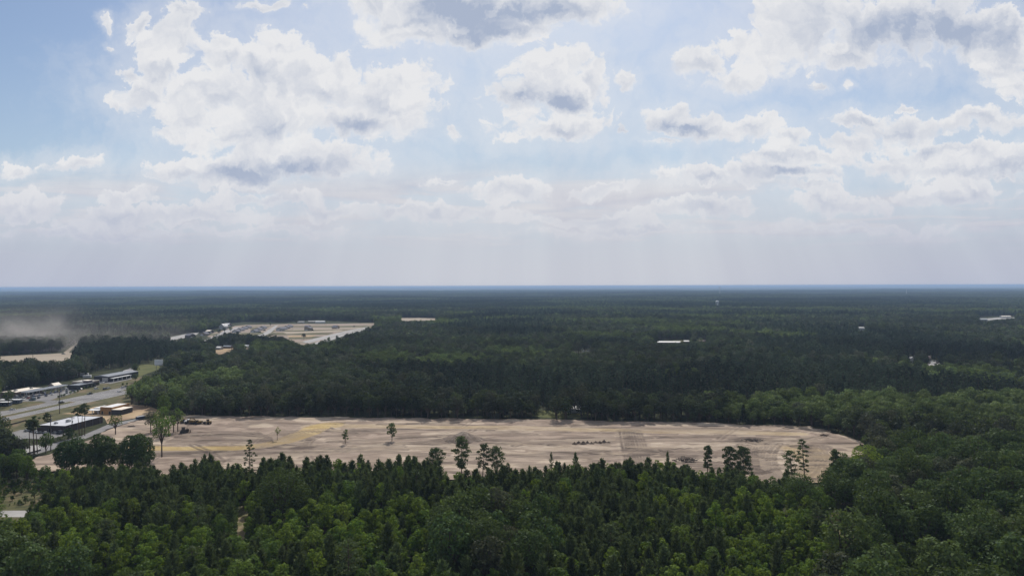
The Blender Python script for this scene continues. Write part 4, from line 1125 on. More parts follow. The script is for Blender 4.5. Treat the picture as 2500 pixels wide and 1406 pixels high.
# rough weeds in the clearing at the left edge and round the lots
rw = np.random.RandomState(3)
WEED = []
for (poly, n_) in (([(-30, 1176), (60, 1180), (118, 1196), (95, 1236), (60, 1243), (-30, 1243)], 420), ([(-40, 1076), (50, 1075), (120, 1074), (170, 1062), (205, 1060), (150, 1082), (100, 1084), (40, 1090)], 160), ([(400, 1012), (440, 1012), (440, 1018), (385, 1020)], 40)):
    q = gpoly(poly); xs = [p[0] for p in q]; ys__ = [p[1] for p in q]
    cx_, cy__ = rw.uniform(min(xs), max(xs), n_ * 3), rw.uniform(min(ys__), max(ys__), n_ * 3)
    ok_ = inpoly(cx_, cy__, q) & (fbm(cx_, cy__, 9, 3, 81) > .46)
    WEED += [(a_, b_, 'bush', int(rw.randint(4)), float(rw.uniform(.07, .26)), 0.0, float(rw.uniform(0, 6.28))) for a_, b_ in zip(cx_[ok_][:n_], cy__[ok_][:n_])]
put('weeds', 'low weeds and scrub scattered over the rough grass at left', WEED)

# ------------------------------------------------------------------ the woods behind the field
def mid_types(x, y, rng):
    u, v = PX(x, y, np.full(len(x), 12.0))
    n = fbm(x, y, 300, 4, 71); n2 = fbm(x, y, 170, 4, 72); n3 = fbm(x, y, 45, 2, 75); q = rng.uniform(size=len(x))
    pine = (n - .52) * 7.0 + .4 * ell(u, v, 1750, 930, 470, 22) + .5 * ell(u, v, 850, 890, 420, 22) + 1.2 * ell(u, v, 2300, 815, 280, 32) + .5 * ell(u, v, 1050, 960, 500, 20) + .5 * ell(u, v, 150, 900, 300, 30) + .5 * ell(u, v, 1450, 905, 200, 20) - 1.1 * sm(v, 945, 975)  # dark pine patch at far right also stands in for a cloud shadow
    lite = (n2 - .54) * 6.0 + (n3 - .5) * 1.5 + 0.75 * ell(u, v, 2350, 945, 240, 60) + .5 * ell(u, v, 1500, 875, 420, 22) + .6 * ell(u, v, 850, 845, 260, 14) + .6 * ell(u, v, 1350, 800, 500, 14) + .4 * ell(u, v, 1700, 780, 500, 10) - 1.2 * ell(u, v, 2300, 815, 280, 32) - .4 * ell(u, v, 250, 860, 400, 60) - .9 * ell(u, v, 1800, 985, 320, 35)
    k = np.full(len(x), 'dark', dtype=object)
    k[q < .34] = 'mid'; k[(q > .34) & (q < .54)] = 'grey'
    k[lite + (q - .5) * .7 > .42] = 'lite'
    k[pine + (rng.uniform(size=len(x)) - .5) * .5 > .45] = 'pine'
    return k, u, v
def mid_wood(name, label, y0, y1, step, seed, pre, cone=0.35):
    x, y, rng = scatter(y0, y1, step, seed)
    k, u, v = mid_types(x, y, rng)
    keep = ~on_bare(x, y)
    if y0 < 520:
        keep &= ~((y < 372))
    x, y, k = x[keep], y[keep], k[keep]
    va = rng.randint(0, 3, len(x)); s = rng.uniform(.62, 1.28, len(x)) * np.where(k == 'pine', .9, 1.0); tz = rng.uniform(0, 6.28, len(x))
    pk = {'pine': pre + 'pine', 'dark': pre + 'dark', 'mid': pre + 'mid', 'lite': pre + 'lite', 'grey': pre + 'grey'}
    keys = [pk[a] for a in k]
    if pre == 'm_':
        c = rng.uniform(size=len(x)) < cone
        keys = ['m_cone' if (a == 'm_pine' and b) else a for a, b in zip(keys, c)]
    H = np.array([PROTO[a][b][2] for a, b in zip(keys, va)]) * s; Rr = np.array([PROTO[a][b][3] for a, b in zip(keys, va)]) * s
    z = terrain(x, y)
    bad = hidden_open(x, y, z, H, Rr)
    T_ = [(x[i], y[i], keys[i], va[i], s[i], z[i], tz[i]) for i in np.where(~bad)[0]]
    return put(name, label, T_), len(T_)
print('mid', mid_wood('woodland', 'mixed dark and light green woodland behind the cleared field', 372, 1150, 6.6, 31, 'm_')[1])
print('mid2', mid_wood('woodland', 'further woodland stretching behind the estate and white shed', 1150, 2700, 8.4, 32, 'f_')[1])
# more tree things: the row at the forest edge that faces the field is part of the woodland mass above

# ------------------------------------------------------------------ far forest: blocks of small trees out to the haze
FARM = {}
def far_material(base_, c1, c2):
    m_ = bpy.data.materials.new(base_); m_.use_nodes = True
    t = m_.node_tree; t.nodes.clear(); T = NT(t)
    pos = T.n('ShaderNodeNewGeometry')
    f = T.noise(pos.outputs['Position'], 0.0022, 5.0, 0.6)
    c = T.mix(T.m('ADD', T.m('MULTIPLY', T.ramp(f, .36, .64), .65), T.m('MULTIPLY', pos.outputs['Random Per Island'], .35)), tuple(x * .7 for x in c1), tuple(x * 1.3 for x in c2))
    d = T.n('ShaderNodeBsdfDiffuse'); T.set(d.inputs[0], c)
    tr = T.n('ShaderNodeBsdfTranslucent'); T.set(tr.inputs[0], c)
    mx = T.n('ShaderNodeMixShader'); mx.inputs[0].default_value = 0.25
    t.links.new(d.outputs[0], mx.inputs[1]); t.links.new(tr.outputs[0], mx.inputs[2])
    t.links.new(mx.outputs[0], T.n('ShaderNodeOutputMaterial').inputs[0])
    return m_
FM = [far_material('far_pine_leaves', (0.022, 0.036, 0.022), (0.038, 0.054, 0.030)), far_material('far_leaves', (0.034, 0.052, 0.026), (0.058, 0.078, 0.036)), far_material('far_sunny_leaves', (0.062, 0.092, 0.036), (0.096, 0.126, 0.050))]
far_col = bpy.data.collections.new('far forest blocks')
for k in range(9):
    rng = np.random.RandomState(800 + k); kind = k // 3
    Vs, Mi = [], []
    for j in range(130):
        c = np.array([rng.uniform(-54, 54), rng.uniform(-54, 54), 0])
        H, Rr = rng.uniform(10, 19), rng.uniform(3.5, 6.5)
        n = 42
        d = unit(rng.normal(size=(n, 3)) + [0, 0, .35])
        P_ = c + np.array([0, 0, H * .6]) + d * np.array([Rr, Rr, H * .42]) * rng.uniform(.75, 1.05, (n, 1))
        Vs.append(leaf_quads(rng, P_, unit(d + rng.normal(size=(n, 3)) * .4), 3.2))
        q = rng.uniform()
        Mi.append(np.full(n, (0 if q < .8 else 1) if kind == 0 else ((0 if q < .3 else 1 if q < .8 else 2) if kind == 1 else (1 if q < .4 else 2))))
    V4 = np.vstack(Vs)
    me = mesh_np('forest_block', V4, np.arange(len(V4)).reshape(-1, 4), FM, np.concatenate(Mi))
    far_col.objects.link(bpy.data.objects.new('block.%03d' % k, me))
gf = WOOD.copy()
for nd in gf.nodes:
    if nd.bl_idname == 'GeometryNodeCollectionInfo': nd.inputs['Collection'].default_value = far_col
x, y, rng = scatter(2700, 13500, 98, 91, 0.80, 300)
u, v = PX(x, y, np.zeros(len(x)))
n = .5 + 1.7 * (fbm(x, y, 900, 4, 73) - .5) + .25 * (fbm(x, y, 3000, 2, 74) - .5)  # strong contrast of block kinds imitates cloud-shadow bands as well as stands
kind = np.where(n + rng.uniform(-.06, .06, len(x)) < .47, 0, np.where(n < .56, 1, 2))
kind[(ell(u, v, 1000, 750, 420, 14) + ell(u, v, 2250, 765, 250, 10) > .45)] = 0  # dark blocks forced here in place of cloud shadow on the plain
var = kind * 3 + rng.randint(0, 3, len(x))
o = wood('distant_forest', 'distant dark forest fading to blue towards the horizon', np.stack([x, y, terrain(x, y)], 1), var, np.stack([x * 0, x * 0, rng.randint(0, 4, len(x)) * math.pi / 2], 1), np.stack([x * 0 + 1, x * 0 + 1, rng.uniform(.85, 1.2, len(x))], 1))
o.modifiers[0].node_group = gf

# ------------------------------------------------------------------ buildings
YAW = -math.atan2(AX.x, AX.y)
M_BROWNW = mat('brown_wall', (0.062, 0.048, 0.045), 0.8, 0.2, 0.8)
M_GREYROOF = mat('grey_roof', (0.46, 0.47, 0.50), 0.6, 0.14, 0.25)
M_TRIM = mat('dark_trim', (0.05, 0.05, 0.055), 0.6)
M_WHITE = mat('white_metal', (0.66, 0.66, 0.66), 0.45, 0.06, 0.4)
M_FARW = mat('dull_white', (0.42, 0.43, 0.43), 0.6, 0.15, 0.3)
M_CREAM = mat('cream_roof', (0.70, 0.63, 0.54), 0.7, 0.12, 0.3)
M_OSB = mat('timber_sheathing', (0.36, 0.20, 0.085), 0.8, 0.18, 1.4)
M_DARKW = mat('charcoal_wall', (0.055, 0.053, 0.058), 0.75, 0.2, 0.7)
M_GLASS = mat('dark_glass', (0.02, 0.025, 0.03), 0.08, spec=0.6)
M_SLATE = mat('slate_shingle', (0.10, 0.10, 0.125), 0.85, 0.2, 0.6)
M_BLUEROOF = mat('blue_grey_roof', (0.16, 0.175, 0.20), 0.55, 0.15, 0.3)
M_SIDING = mat('pale_siding', (0.42, 0.41, 0.40), 0.75, 0.08, 0.6)
M_TAN = mat('tan_siding', (0.30, 0.25, 0.20), 0.75, 0.1, 0.6)
M_STEEL = mat('galvanised_steel', (0.35, 0.36, 0.37), 0.45, metal=0.6)
M_WOOD = mat('weathered_pole_wood', (0.10, 0.085, 0.075), 0.9, 0.25, 1.0)
M_BRICK = mat('brown_brick', (0.15, 0.11, 0.095), 0.85, 0.25, 1.2)
M_BLACK = mat('black_fabric', (0.03, 0.03, 0.032), 0.8)

def bld(name, p, label, cat='building', rz=YAW, group=None):
    return tag(empty(name, (p[0], p[1], 0), rz), label, cat, group)
def flat_block(e, x0, x1, y0, y1, h, wall, roof, para=0.5, trim=None):
    MB().box(x0, x1, y0, y1, 0, h).build('wall', wall, e)
    b = MB(); b.box(x0 + .25, x1 - .25, y0 + .25, y1 - .25, h + .003, h + .06); b.build('roof', roof, e)
    b = MB(); w = .24
    b.box(x0 - .05, x1 + .05, y0 - .05, y0 + w, h + .002, h + para); b.box(x0 - .05, x1 + .05, y1 - w, y1 + .05, h + .002, h + para)
    b.box(x0 - .05, x0 + w, y0 + w + .003, y1 - w - .003, h + .002, h + para); b.box(x1 - w, x1 + .05, y0 + w + .003, y1 - w - .003, h + .002, h + para)
    b.build('parapet', trim or wall, e)
def ac(e, x, y, z, s=1.0):
    b = MB(); b.box(x - s, x + s, y - .8 * s, y + .8 * s, z, z + 1.2 * s); o = b.build('rooftop_unit', M_STEEL, e, .05)
    MB().box(x - .6 * s, x + .6 * s, y - .6 * s, y + .6 * s, z + 1.203 * s, z + 1.3 * s).build('fan_grille', M_TRIM, o)
def strip_windows(e, face, coords, z0, z1, name='window', m_=None):
    """windows 4 cm proud of a wall; face ('x' or 'y', wall position, outward sign)"""
    ax, w, s = face
    for a, b_ in coords:
        q = MB()
        lo, hi = sorted((w + .003 * s, w + .05 * s))
        if ax == 'y': q.box(a, b_, lo, hi, z0, z1)
        else: q.box(lo, hi, a, b_, z0, z1)
        o = q.build(name, m_ or M_GLASS, e)
        f = MB(); lo, hi = sorted((w + .003 * s, w + .09 * s))
        if ax == 'y':
            f.box(a - .12, a - .003, lo, hi, z0 - .1, z1 + .1); f.box(b_ + .003, b_ + .12, lo, hi, z0 - .1, z1 + .1)
        else:
            f.box(lo, hi, a - .12, a - .003, z0 - .1, z1 + .1); f.box(lo, hi, b_ + .003, b_ + .12, z0 - .1, z1 + .1)
        f.build('frame', M_STEEL, o)

# dark brown store with the pale flat roof
p = G(90, 1054)
st = bld('store', p, 'dark brown walled store with a pale grey flat roof', 'store')
flat_block(st, 0, 22, 0, 35, 4.4, M_BROWNW, M_GREYROOF, .35, M_TRIM)
ac(st, 8.5, 7, 4.47, 1.0); ac(st, 12, 14, 4.47, 1.3)
for (vx, vy) in ((16, 24), (6, 26), (13.5, 10.5)):
    MB().tube([(vx, vy, 4.44), (vx, vy, 5.3)], .22, 8).build('vent_pipe', M_STEEL, st)
strip_windows(st, ('x', 0, -1), [(4, 7), (8, 11), (16, 19)], .4, 2.8)
strip_windows(st, ('y', 0, -1), [(9.2, 11.4)], 0.05, 2.4, 'door')
for k in range(5):
    MB().box(22.003, 22.12, 4 + k * 7, 4.14 + k * 7, .05, 4.2).build('downpipe', M_STEEL, st)

# half-built timber building with white roofs
p = G(244.5, 1011)
cb = bld('unfinished_building', p, 'half finished building with orange timber walls and white roofs', 'building')
flat_block(cb, 0, 10.5, 0, 19, 5.4, M_OSB, M_WHITE, .3, M_OSB)
wg = MB(); wg.box(10.503, 19, -1.0, 12, 0, 3.9); wg.build('side_wing', M_DARKW, cb)
MB().box(10.8, 19.2, -1.2, 12.2, 3.903, 4.2).build('wing_roof', M_CREAM, cb)
MB().box(-9.5, -.003, 5, 16, 0, 3.6).build('low_wing', M_SIDING, cb)
MB().box(-9.8, -.003, 4.7, 16.3, 3.603, 3.95).build('low_wing_roof', M_WHITE, cb)
MB().box(-11, -.5, -1.5, 4.5, 3.0, 3.3).build('canopy', M_WHITE, cb)
for cx in (-10.6, -6, -1.0):
    MB().box(cx - .2, cx + .2, -1.2, -.8, 0, 2.997).build('post', M_WHITE, cb)
strip_windows(cb, ('y', 0, -1), [(1.2, 2.6), (7.5, 9.3)], .1, 2.6, 'doorway')
for k in range(6): MB().box(.9 + k * 1.7, 1.0 + k * 1.7, -.055, -.003, 2.9, 5.3).build('stud', M_WOOD, cb)

# filling station shop
q = G(36, 958, 5.0)
gs = bld('shop', (q.x, q.y), 'low shop with a bright cream flat roof behind the fuel canopy', 'shop')
flat_block(gs, -15, 0, 0, 30, 4.8, M_BRICK, M_CREAM, .3, M_CREAM)
ac(gs, -8, 9, 4.87, 1.2); ac(gs, -6, 24, 4.87, 1.0)
strip_windows(gs, ('x', 0, 1), [(2 + k * 4.5, 5.2 + k * 4.5) for k in range(6)], .4, 3.0)
strip_windows(gs, ('y', 0, -1), [(-12, -8), (-6, -2)], .4, 3.0)
g2 = bld('shop', HW(150, -64), 'blue grey roofed shop wing next to the cream roofed shop', 'shop')
flat_block(g2, -13, 0, 0, 22, 4.2, M_DARKW, M_BLUEROOF, .25)
strip_windows(g2, ('x', 0, 1), [(2 + k * 5, 5.5 + k * 5) for k in range(4)], .4, 2.8)
# fuel canopy
q = G(68, 957, 5.5)
fc = bld('fuel_canopy', (q.x, q.y), 'long pale fuel canopy on columns along the forecourt', 'canopy')
MB().box(-7, 0, 0, 46, 4.9, 5.75).build('canopy_deck', M_WHITE, fc)
MB().box(-6.7, -.3, .3, 45.7, 5.753, 5.8).build('canopy_top', M_BLUEROOF, fc)
for k in range(7):
    MB().box(-3.8, -3.3, 2 + k * 7, 2.5 + k * 7, 0, 4.897).build('column', M_STEEL, fc)
for k in range(7):
    e = tag(empty('fuel_pump', (*(Vector((q.x, q.y)) + AX * (5 + k * 6.2) + AN * 1.2), .05), YAW), 'grey fuel pump in the row under the long canopy', 'fuel pump', 'fuel pumps under the canopy')
    MB().box(-.45, .45, -.6, .6, .15, 1.9).build('pump_body', mat('pump_blue', (.16, .19, .27), .5), e, .05)
    MB().box(-.8, .8, -1.4, 1.4, 0, .147).build('island', M_CONC, e)
    MB().box(-.47, .47, -.4, .4, 1.1, 1.6).build('screen', M_GLASS, e)
# price sign
p = G(163, 964)
ps = bld('price_sign', p, 'tall white roadside price sign with dark panels by the forecourt', 'sign', rz=0.1)
MB().box(-1.3, -1.0, -.2, .2, 0, 6.2).build('post', M_WHITE, ps); MB().box(1.0, 1.3, -.2, .2, 0, 6.2).build('post', M_WHITE, ps)
MB().box(-.997, .997, -.16, .16, 1.2, 6.2).build('board', M_WHITE, ps)
for k in range(3): MB().box(-.85, .85, -.23, -.163, 1.5 + k * 1.55, 2.6 + k * 1.55).build('price_panel', M_DARKW, ps)
# white roofed trailers
for k, (u, v, L_, lb) in enumerate([(2, 992, 13, 'front one of two white roofed mobile office trailers'), (22, 986, 17, 'longer rear one of two white roofed mobile office trailers')]):
    p = G(u, v); t = bld('office_trailer', p, lb, 'trailer', .06, 'white roofed trailers beside the forecourt')
    MB().box(-L_ / 2, L_ / 2, 0, 4.2, .5, 3.4).build('body', mat('trailer_blue', (.10, .115, .15), .7), t)
    MB().box(-L_ / 2 - .2, L_ / 2 + .2, -.2, 4.4, 3.403, 3.6).build('roof', M_WHITE, t)
    strip_windows(t, ('y', 0, -1), [(-L_ / 2 + 1 + j * 3.2, -L_ / 2 + 2.4 + j * 3.2) for j in range(int(L_ / 3.2))], 1.4, 2.6)
    MB().box(-L_ / 2 + .4, L_ / 2 - .4, .4, 3.8, 0, .497).build('base_skirt', M_TRIM, t)
# restaurant with cream cornice
p = G(176, 944)
rs = bld('restaurant', p, 'brown brick restaurant with cream cornice and a small corner tower', 'restaurant')
flat_block(rs, 0, 18, 0, 15, 4.6, M_BRICK, M_SIDING, .7, M_CREAM)
MB().box(13, 18.6, -.6, 5, 0, 6.3).build('tower', mat('tower_purple', (.16, .135, .15), .8), rs)
MB().box(12.7, 18.9, -.9, 5.3, 6.303, 6.8).build('tower_cap', M_CREAM, rs)
strip_windows(rs, ('y', 0, -1), [(1.5, 4), (5, 7.5), (8.5, 11)], .9, 2.8)
strip_windows(rs, ('x', 18, 1), [(6.5, 9), (10, 13)], .9, 2.8)
ac(rs, 6, 8, 4.67, 1.0)
# big dark store
p = G(229, 932)
bs = bld('store', p, 'large dark store with blue grey roof at the far end of the strip', 'store')
MB().box(0, 17, 0, 46, 0, 5.6).build('wall', M_DARKW, bs)
b = MB(); b.prism([(-.3, 5.603), (17.3, 5.603), (17.3, 5.8), (8.5, 7.0), (-.3, 5.8)], 'y', -.3, 46.3); b.build('roof', M_BLUEROOF, bs)
MB().box(17.003, 21, 2, 30, 3.4, 3.9).build('porch_roof', M_WHITE, bs)
for k in range(5): MB().box(20.4, 20.8, 3 + k * 6.4, 3.4 + k * 6.4, 0, 3.397).build('porch_post', M_WHITE, bs)
strip_windows(bs, ('x', 17, 1), [(4 + k * 5, 7.5 + k * 5) for k in range(6)], .5, 3.0)
MB().box(10, 16.5, -.3, -.003, .5, 4.6).build('facade_panel', M_SIDING, bs)
# small pink gabled roof building
def gable(name, p, w, d, h, rise, wallm, roofm, label, rz, cat='house', group=None, garage=True, wins=True):
    e = bld(name, p, label, cat, rz, group)
    b = MB(); b.prism([(-w / 2, 0), (w / 2, 0), (w / 2, h), (0, h + rise), (-w / 2, h)], 'y', 0, d); b.build('wall', wallm, e)
    b = MB(); t = .18
    b.prism([(-w / 2 - .5, h - .5 * rise / (w / 2) + .01), (0, h + rise + .01), (w / 2 + .5, h - .5 * rise / (w / 2) + .01), (w / 2 + .5, h - .5 * rise / (w / 2) + t), (0, h + rise + t + .05), (-w / 2 - .5, h - .5 * rise / (w / 2) + t)], 'y', -.5, d + .5)
    b.build('roof', roofm, e)
    if garage: MB().box(-w * .35, w * .02, -.06, -.003, .05, 2.4).build('garage_door', M_WHITE, e)
    if wins:
        MB().box(w * .16, w * .34, -.06, -.003, 1.0, 2.2).build('window', M_GLASS, e)
        for k in range(2): MB().box(w / 2 + .003, w / 2 + .06, d * (.25 + .35 * k), d * (.25 + .35 * k) + 1.6, 1.0, 2.2).build('window', M_GLASS, e)
    return e
gable('kiosk', G(126, 950), 8, 8, 3.2, 2.4, mat('pink_wall', (.42, .33, .31), .8), M_CREAM, 'small pinkish gabled building beyond the fuel canopy', YAW, 'building', garage=False)

# houses of the estate: (u, v, width, depth, height, rise, walls, roof, label)
EST = [(470.5, 825, 15, 12, 5.4, 3.2, M_DARKW, M_SLATE, 'dark hip house at the left front of the estate'), (495, 819, 15, 12, 3.6, 3.4, M_TAN, M_SLATE, 'low house with dark roof right of the leftmost estate house'),
 (517, 813, 15, 10, 4.6, 2.0, M_DARKW, M_CREAM, 'house with a pale cream roof in the estate'), (541, 804, 15, 14, 7.5, 5.5, M_SIDING, M_BLUEROOF, 'tall pale gabled house beside the thin white post in the estate'),
 (562, 796, 16, 12, 4.0, 3.0, M_BRICK, M_WHITE, 'white roofed house at the back left of the estate'),
 (573, 812, 14, 12, 3.2, 3.6, M_SIDING, M_SLATE, 'nearest house in the first slate roofed row'), (583, 808, 14, 12, 3.2, 3.6, M_SIDING, M_SLATE, 'second house in the first slate roofed row'),
 (592.5, 804.5, 14, 12, 3.2, 3.6, M_SIDING, M_SLATE, 'third house in the first slate roofed row'), (602, 801.5, 14, 12, 3.2, 3.6, M_SIDING, M_SLATE, 'last house in the first slate roofed row'),
 (618, 812, 14, 12, 3.2, 3.6, M_SIDING, M_SLATE, 'nearest house in the second slate roofed row'), (628, 807, 14, 12, 3.2, 3.6, M_SIDING, M_SLATE, 'middle house in the second slate roofed row'), (639, 803, 14, 12, 3.4, 3.6, M_SIDING, M_SLATE, 'last house in the second slate roofed row'),
 (681, 808, 15, 12, 5.6, 3.0, M_SIDING, M_SLATE, 'two storey house nearest the street in the third row'), (690, 805, 13, 11, 3.6, 3.2, M_SIDING, M_SLATE, 'second house in the third row of the estate'), (697, 802, 13, 11, 3.6, 3.2, M_TAN, M_SLATE, 'third house in the third row of the estate'), (704, 799.5, 13, 11, 3.6, 3.2, M_SIDING, M_SLATE, 'last house in the third row of the estate'),
 (750, 807, 15, 12, 6.0, 2.6, M_TAN, M_SLATE, 'two storey brown house standing alone in mid estate'), (756, 802, 13, 10, 5.6, 2.4, M_TAN, M_SLATE, 'house directly behind the lone two storey brown house'),
 (825, 802, 16, 12, 3.4, 4.2, M_TAN, M_SLATE, 'single dark roofed house at the right of the estate')]
for k, (u, v, w, d, h, rise, wm, rm, lb) in enumerate(EST):
    gable('house', G(u, v), w, d, h, rise, wm, rm, lb, -.28 + .05 * (k % 3) + (1.571 if k in (0, 2, 4, 17, 18) else 0), 'house', 'new houses of the housing estate')
# long sheds and roofs among trees
SHEDS = [(782, 788, 26, 9, 3.6, 1.2, M_WHITE, M_WHITE, 'bright white long shed behind the housing estate', 1.5), (762, 787.5, 20, 8, 3.0, 1.2, M_BRICK, M_SIDING, 'brown shed left of the bright white one behind the estate', 1.5), (735, 788, 18, 8, 3.0, 1.0, M_SIDING, M_SIDING, 'leftmost grey shed behind the housing estate', 1.5),
 (532, 853, 12, 9, 3.2, 1.4, M_SIDING, M_WHITE, 'white roofed house left of the sandy yard in the trees', 1.4), (556, 850, 13, 8, 3.0, 1.4, M_BRICK, M_BLUEROOF, 'grey roofed house above the sandy yard in the trees', 1.4), (601, 849, 14, 8, 3.4, 1.2, M_WHITE, M_WHITE, 'bright white roofed house right of the sandy yard', 1.5), (627, 848, 10, 8, 3.4, 1.2, M_SIDING, M_SIDING, 'small grey house farther right of the sandy yard', 1.5),
 (1630, 842, 42, 12, 4.6, 1.6, M_DARKW, M_FARW, 'long white roofed shed in the middle of the woods', 1.46), (1678, 839, 12, 9, 4.2, 1.4, M_DARKW, M_FARW, 'short white roofed shed right of the long one', 1.5), (1712, 838, 14, 9, 4.2, 1.6, M_BRICK, mat('brown_roof', (.25, .19, .17), .8), 'brown roofed house right of the white sheds', 1.5),
 (1676, 873, 8, 7, 3.2, 1.4, M_SIDING, M_SIDING, 'small pale house in front of the long white shed', .2),
 (2223, 884, 13, 9, 3.6, 3.0, M_SIDING, M_BLUEROOF, 'blue roofed house left of the pale clearing on the right', .4), (2259, 880, 12, 9, 3.6, 2.6, M_BRICK, mat('brown_roof', (.25, .19, .17), .8), 'brown house behind the pale clearing on the right', 1.3),
 (2455, 776, 26, 12, 4.5, 2.2, M_FARW, M_CREAM, 'pale long building far off at the right edge', 1.5), (2400, 783, 18, 12, 4.5, 2.0, M_FARW, M_FARW, 'white building left of the pale long one far right', 1.5), (2344, 788, 14, 11, 5, 2.4, M_SIDING, M_SIDING, 'single pale house left of the far right buildings', 1.2), (2106, 806, 13, 10, 5, 2.0, M_FARW, M_FARW, 'white house alone in the right hand forest', 1.2),
 (1405, 1006, 9, 7, 3.2, 1.6, M_SIDING, M_FARW, 'white roofed shed behind the trunks at the far field edge', 1.5), (1442, 1001, 6, 5, 4.0, 1.0, M_FARW, M_FARW, 'tall white shed half hidden by trunks at the far field edge', 1.4)]
for (u, v, w, d, h, rise, wm, rm, lb, rz) in SHEDS:
    # long side faces the camera
    p = G(u, v)
    gable('shed' if 'shed' in lb else 'house', p, d, w, h, rise, wm, rm, lb, rz, 'shed' if 'shed' in lb else ('building' if 'building' in lb else 'house'), garage=False, wins=True).location = (p.x + math.sin(rz) * w / 2, p.y, terrain(np.array([p.x]), np.array([p.y]))[0])
p = G(549, 806)
wp = bld('flag_pole', p, 'thin white post standing beside the tall gabled house', 'pole', 0)
MB().tube([(0, 0, 0), (0, 0, 15)], [.5, .28], 6).build('mast', M_WHITE, wp); MB().box(-.9, .9, -.9, .9, 0, .4).build('foot', M_CONC, wp)

# billboard
X0 = (386.5 - 1250) / FPX * 800
bb = bld('billboard', (X0, 800), 'white billboard standing above the trees by the mown field', 'billboard', 0.12)
MB().box(-4.6, 4.6, -.25, .25, 8.6, 14.9).build('panel', M_WHITE, bb, .04)
MB().box(-4.75, 4.75, -.32, .32, 8.3, 8.597).build('lower_trim', M_STEEL, bb)
for k, (a, b_) in enumerate([(-3.6, 2.2), (-3.6, 3.1), (-3.6, .6)]): MB().box(a, b_, -.27, -.253, 13.3 - k * .9, 13.6 - k * .9).build('print_line', mat('faded_print', (.52, .53, .56), .6), bb)
for s in (-2.6, 2.6): MB().tube([(s, .1, 0), (s, .1, 8.297)], .28, 8).build('post', M_STEEL, bb)
MB().box(-4.6, 4.6, -1.1, -.33, 8.2, 8.28).build('catwalk', M_STEEL, bb)

# utility poles, lamps
def pole(u, vb, vt, label, arms=2):
    p = G(u, vb); h = 100 - (vt - 698) * p.y / FPX
    e = bld('utility_pole', p, label, 'utility pole', .3)
    MB().tube([(0, 0, 0), (0, 0, h)], [.30, .2], 7).build('shaft', M_WOOD, e)
    for k in range(arms):
        o = MB().box(-1.5, 1.5, -.24, -.203, h - 1.0 - k * 1.3, h - .75 - k * 1.3).build('crossarm', M_WOOD, e)
        for s in (-1.3, -.6, .6, 1.3): MB().tube([(s, -.22, h - .747 - k * 1.3), (s, -.22, h - .5 - k * 1.3)], .08, 5).build('insulator', M_STEEL, o)
    MB().tube([(.42, 0, h - 4.2), (.42, 0, h - 3.0)], .22, 7).build('transformer', M_STEEL, e)
pole(145.7, 1010, 953, 'wooden utility pole standing beside the near carriageway')
pole(124, 1101, 1008, 'tallest wooden utility pole near the concrete pad', 1)
pole(176, 1064, 1013, 'wooden utility pole in front of the dark brown store', 1)
def lamp(u, vb, h, label):
    e = bld('street_lamp', G(u, vb), label, 'street lamp', .4)
    MB().tube([(0, 0, 0), (0, 0, h)], [.11, .07], 6).build('shaft', M_STEEL, e)
    MB().tube([(0, 0, h - .05), (1.4, 0, h + .25)], .06, 5).build('arm', M_STEEL, e)
    MB().box(1.1, 2.0, -.28, .28, h + .16, h + .34).build('lamp_head', M_WHITE, e, .03)
lamp(78, 1059, 8.0, 'lamp post with a pale head over the store parking lot'); lamp(297, 931, 9.5, 'lamp post in front of the large dark store'); lamp(12, 968, 9, 'lamp post near the left end of the cream roofed shop')

# black silt fences
def silt(pts, label):
    P_ = [G(u, v) for u, v in pts]
    e = tag(empty('silt_fence', (P_[0].x, P_[0].y, 0)), label, 'fence')
    cloth = bmesh.new()
    for a, b_ in zip(P_[:-1], P_[1:]):
        n = max(1, int((b_ - a).length / 4)); nr = Vector((-(b_ - a).y, (b_ - a).x, 0)).normalized() * .03
        for k in range(n):
            s, t = a.lerp(b_, k / n) - P_[0], a.lerp(b_, (k + 1) / n) - P_[0]
            v_ = [cloth.verts.new(q + Vector((0, 0, z)) + o) for o in (nr, -nr) for q, z in ((s, 0), (t, 0), (t, 1.0), (s, .95))]
            for f in ((0, 1, 2, 3), (7, 6, 5, 4), (3, 2, 6, 7), (0, 3, 7, 4), (1, 5, 6, 2)): cloth.faces.new([v_[i] for i in f])
            MB().box(s.x - .05, s.x + .05, s.y - .05, s.y + .05, 0, 1.25).build('post', M_WOOD, e)
    bmesh.ops.recalc_face_normals(cloth, faces=cloth.faces[:])
    me = bpy.data.meshes.new('fabric'); cloth.to_mesh(me); cloth.free(); me.materials.append(M_BLACK)
    link('fabric', me, e)
silt([(258, 1052), (300, 1039), (330, 1030), (364, 1020)], 'black silt fence between the access road and the cleared dirt')
silt([(48, 1114), (75, 1107), (100, 1100)], 'black silt fence in front of the concrete pad')
silt([(14, 1040), (40, 1034), (64, 1027)], 'dark low fence beside the near carriageway at the left edge')
silt([(520, 1152), (580, 1152), (640, 1150)], 'low black silt fence along the near edge of the dirt')

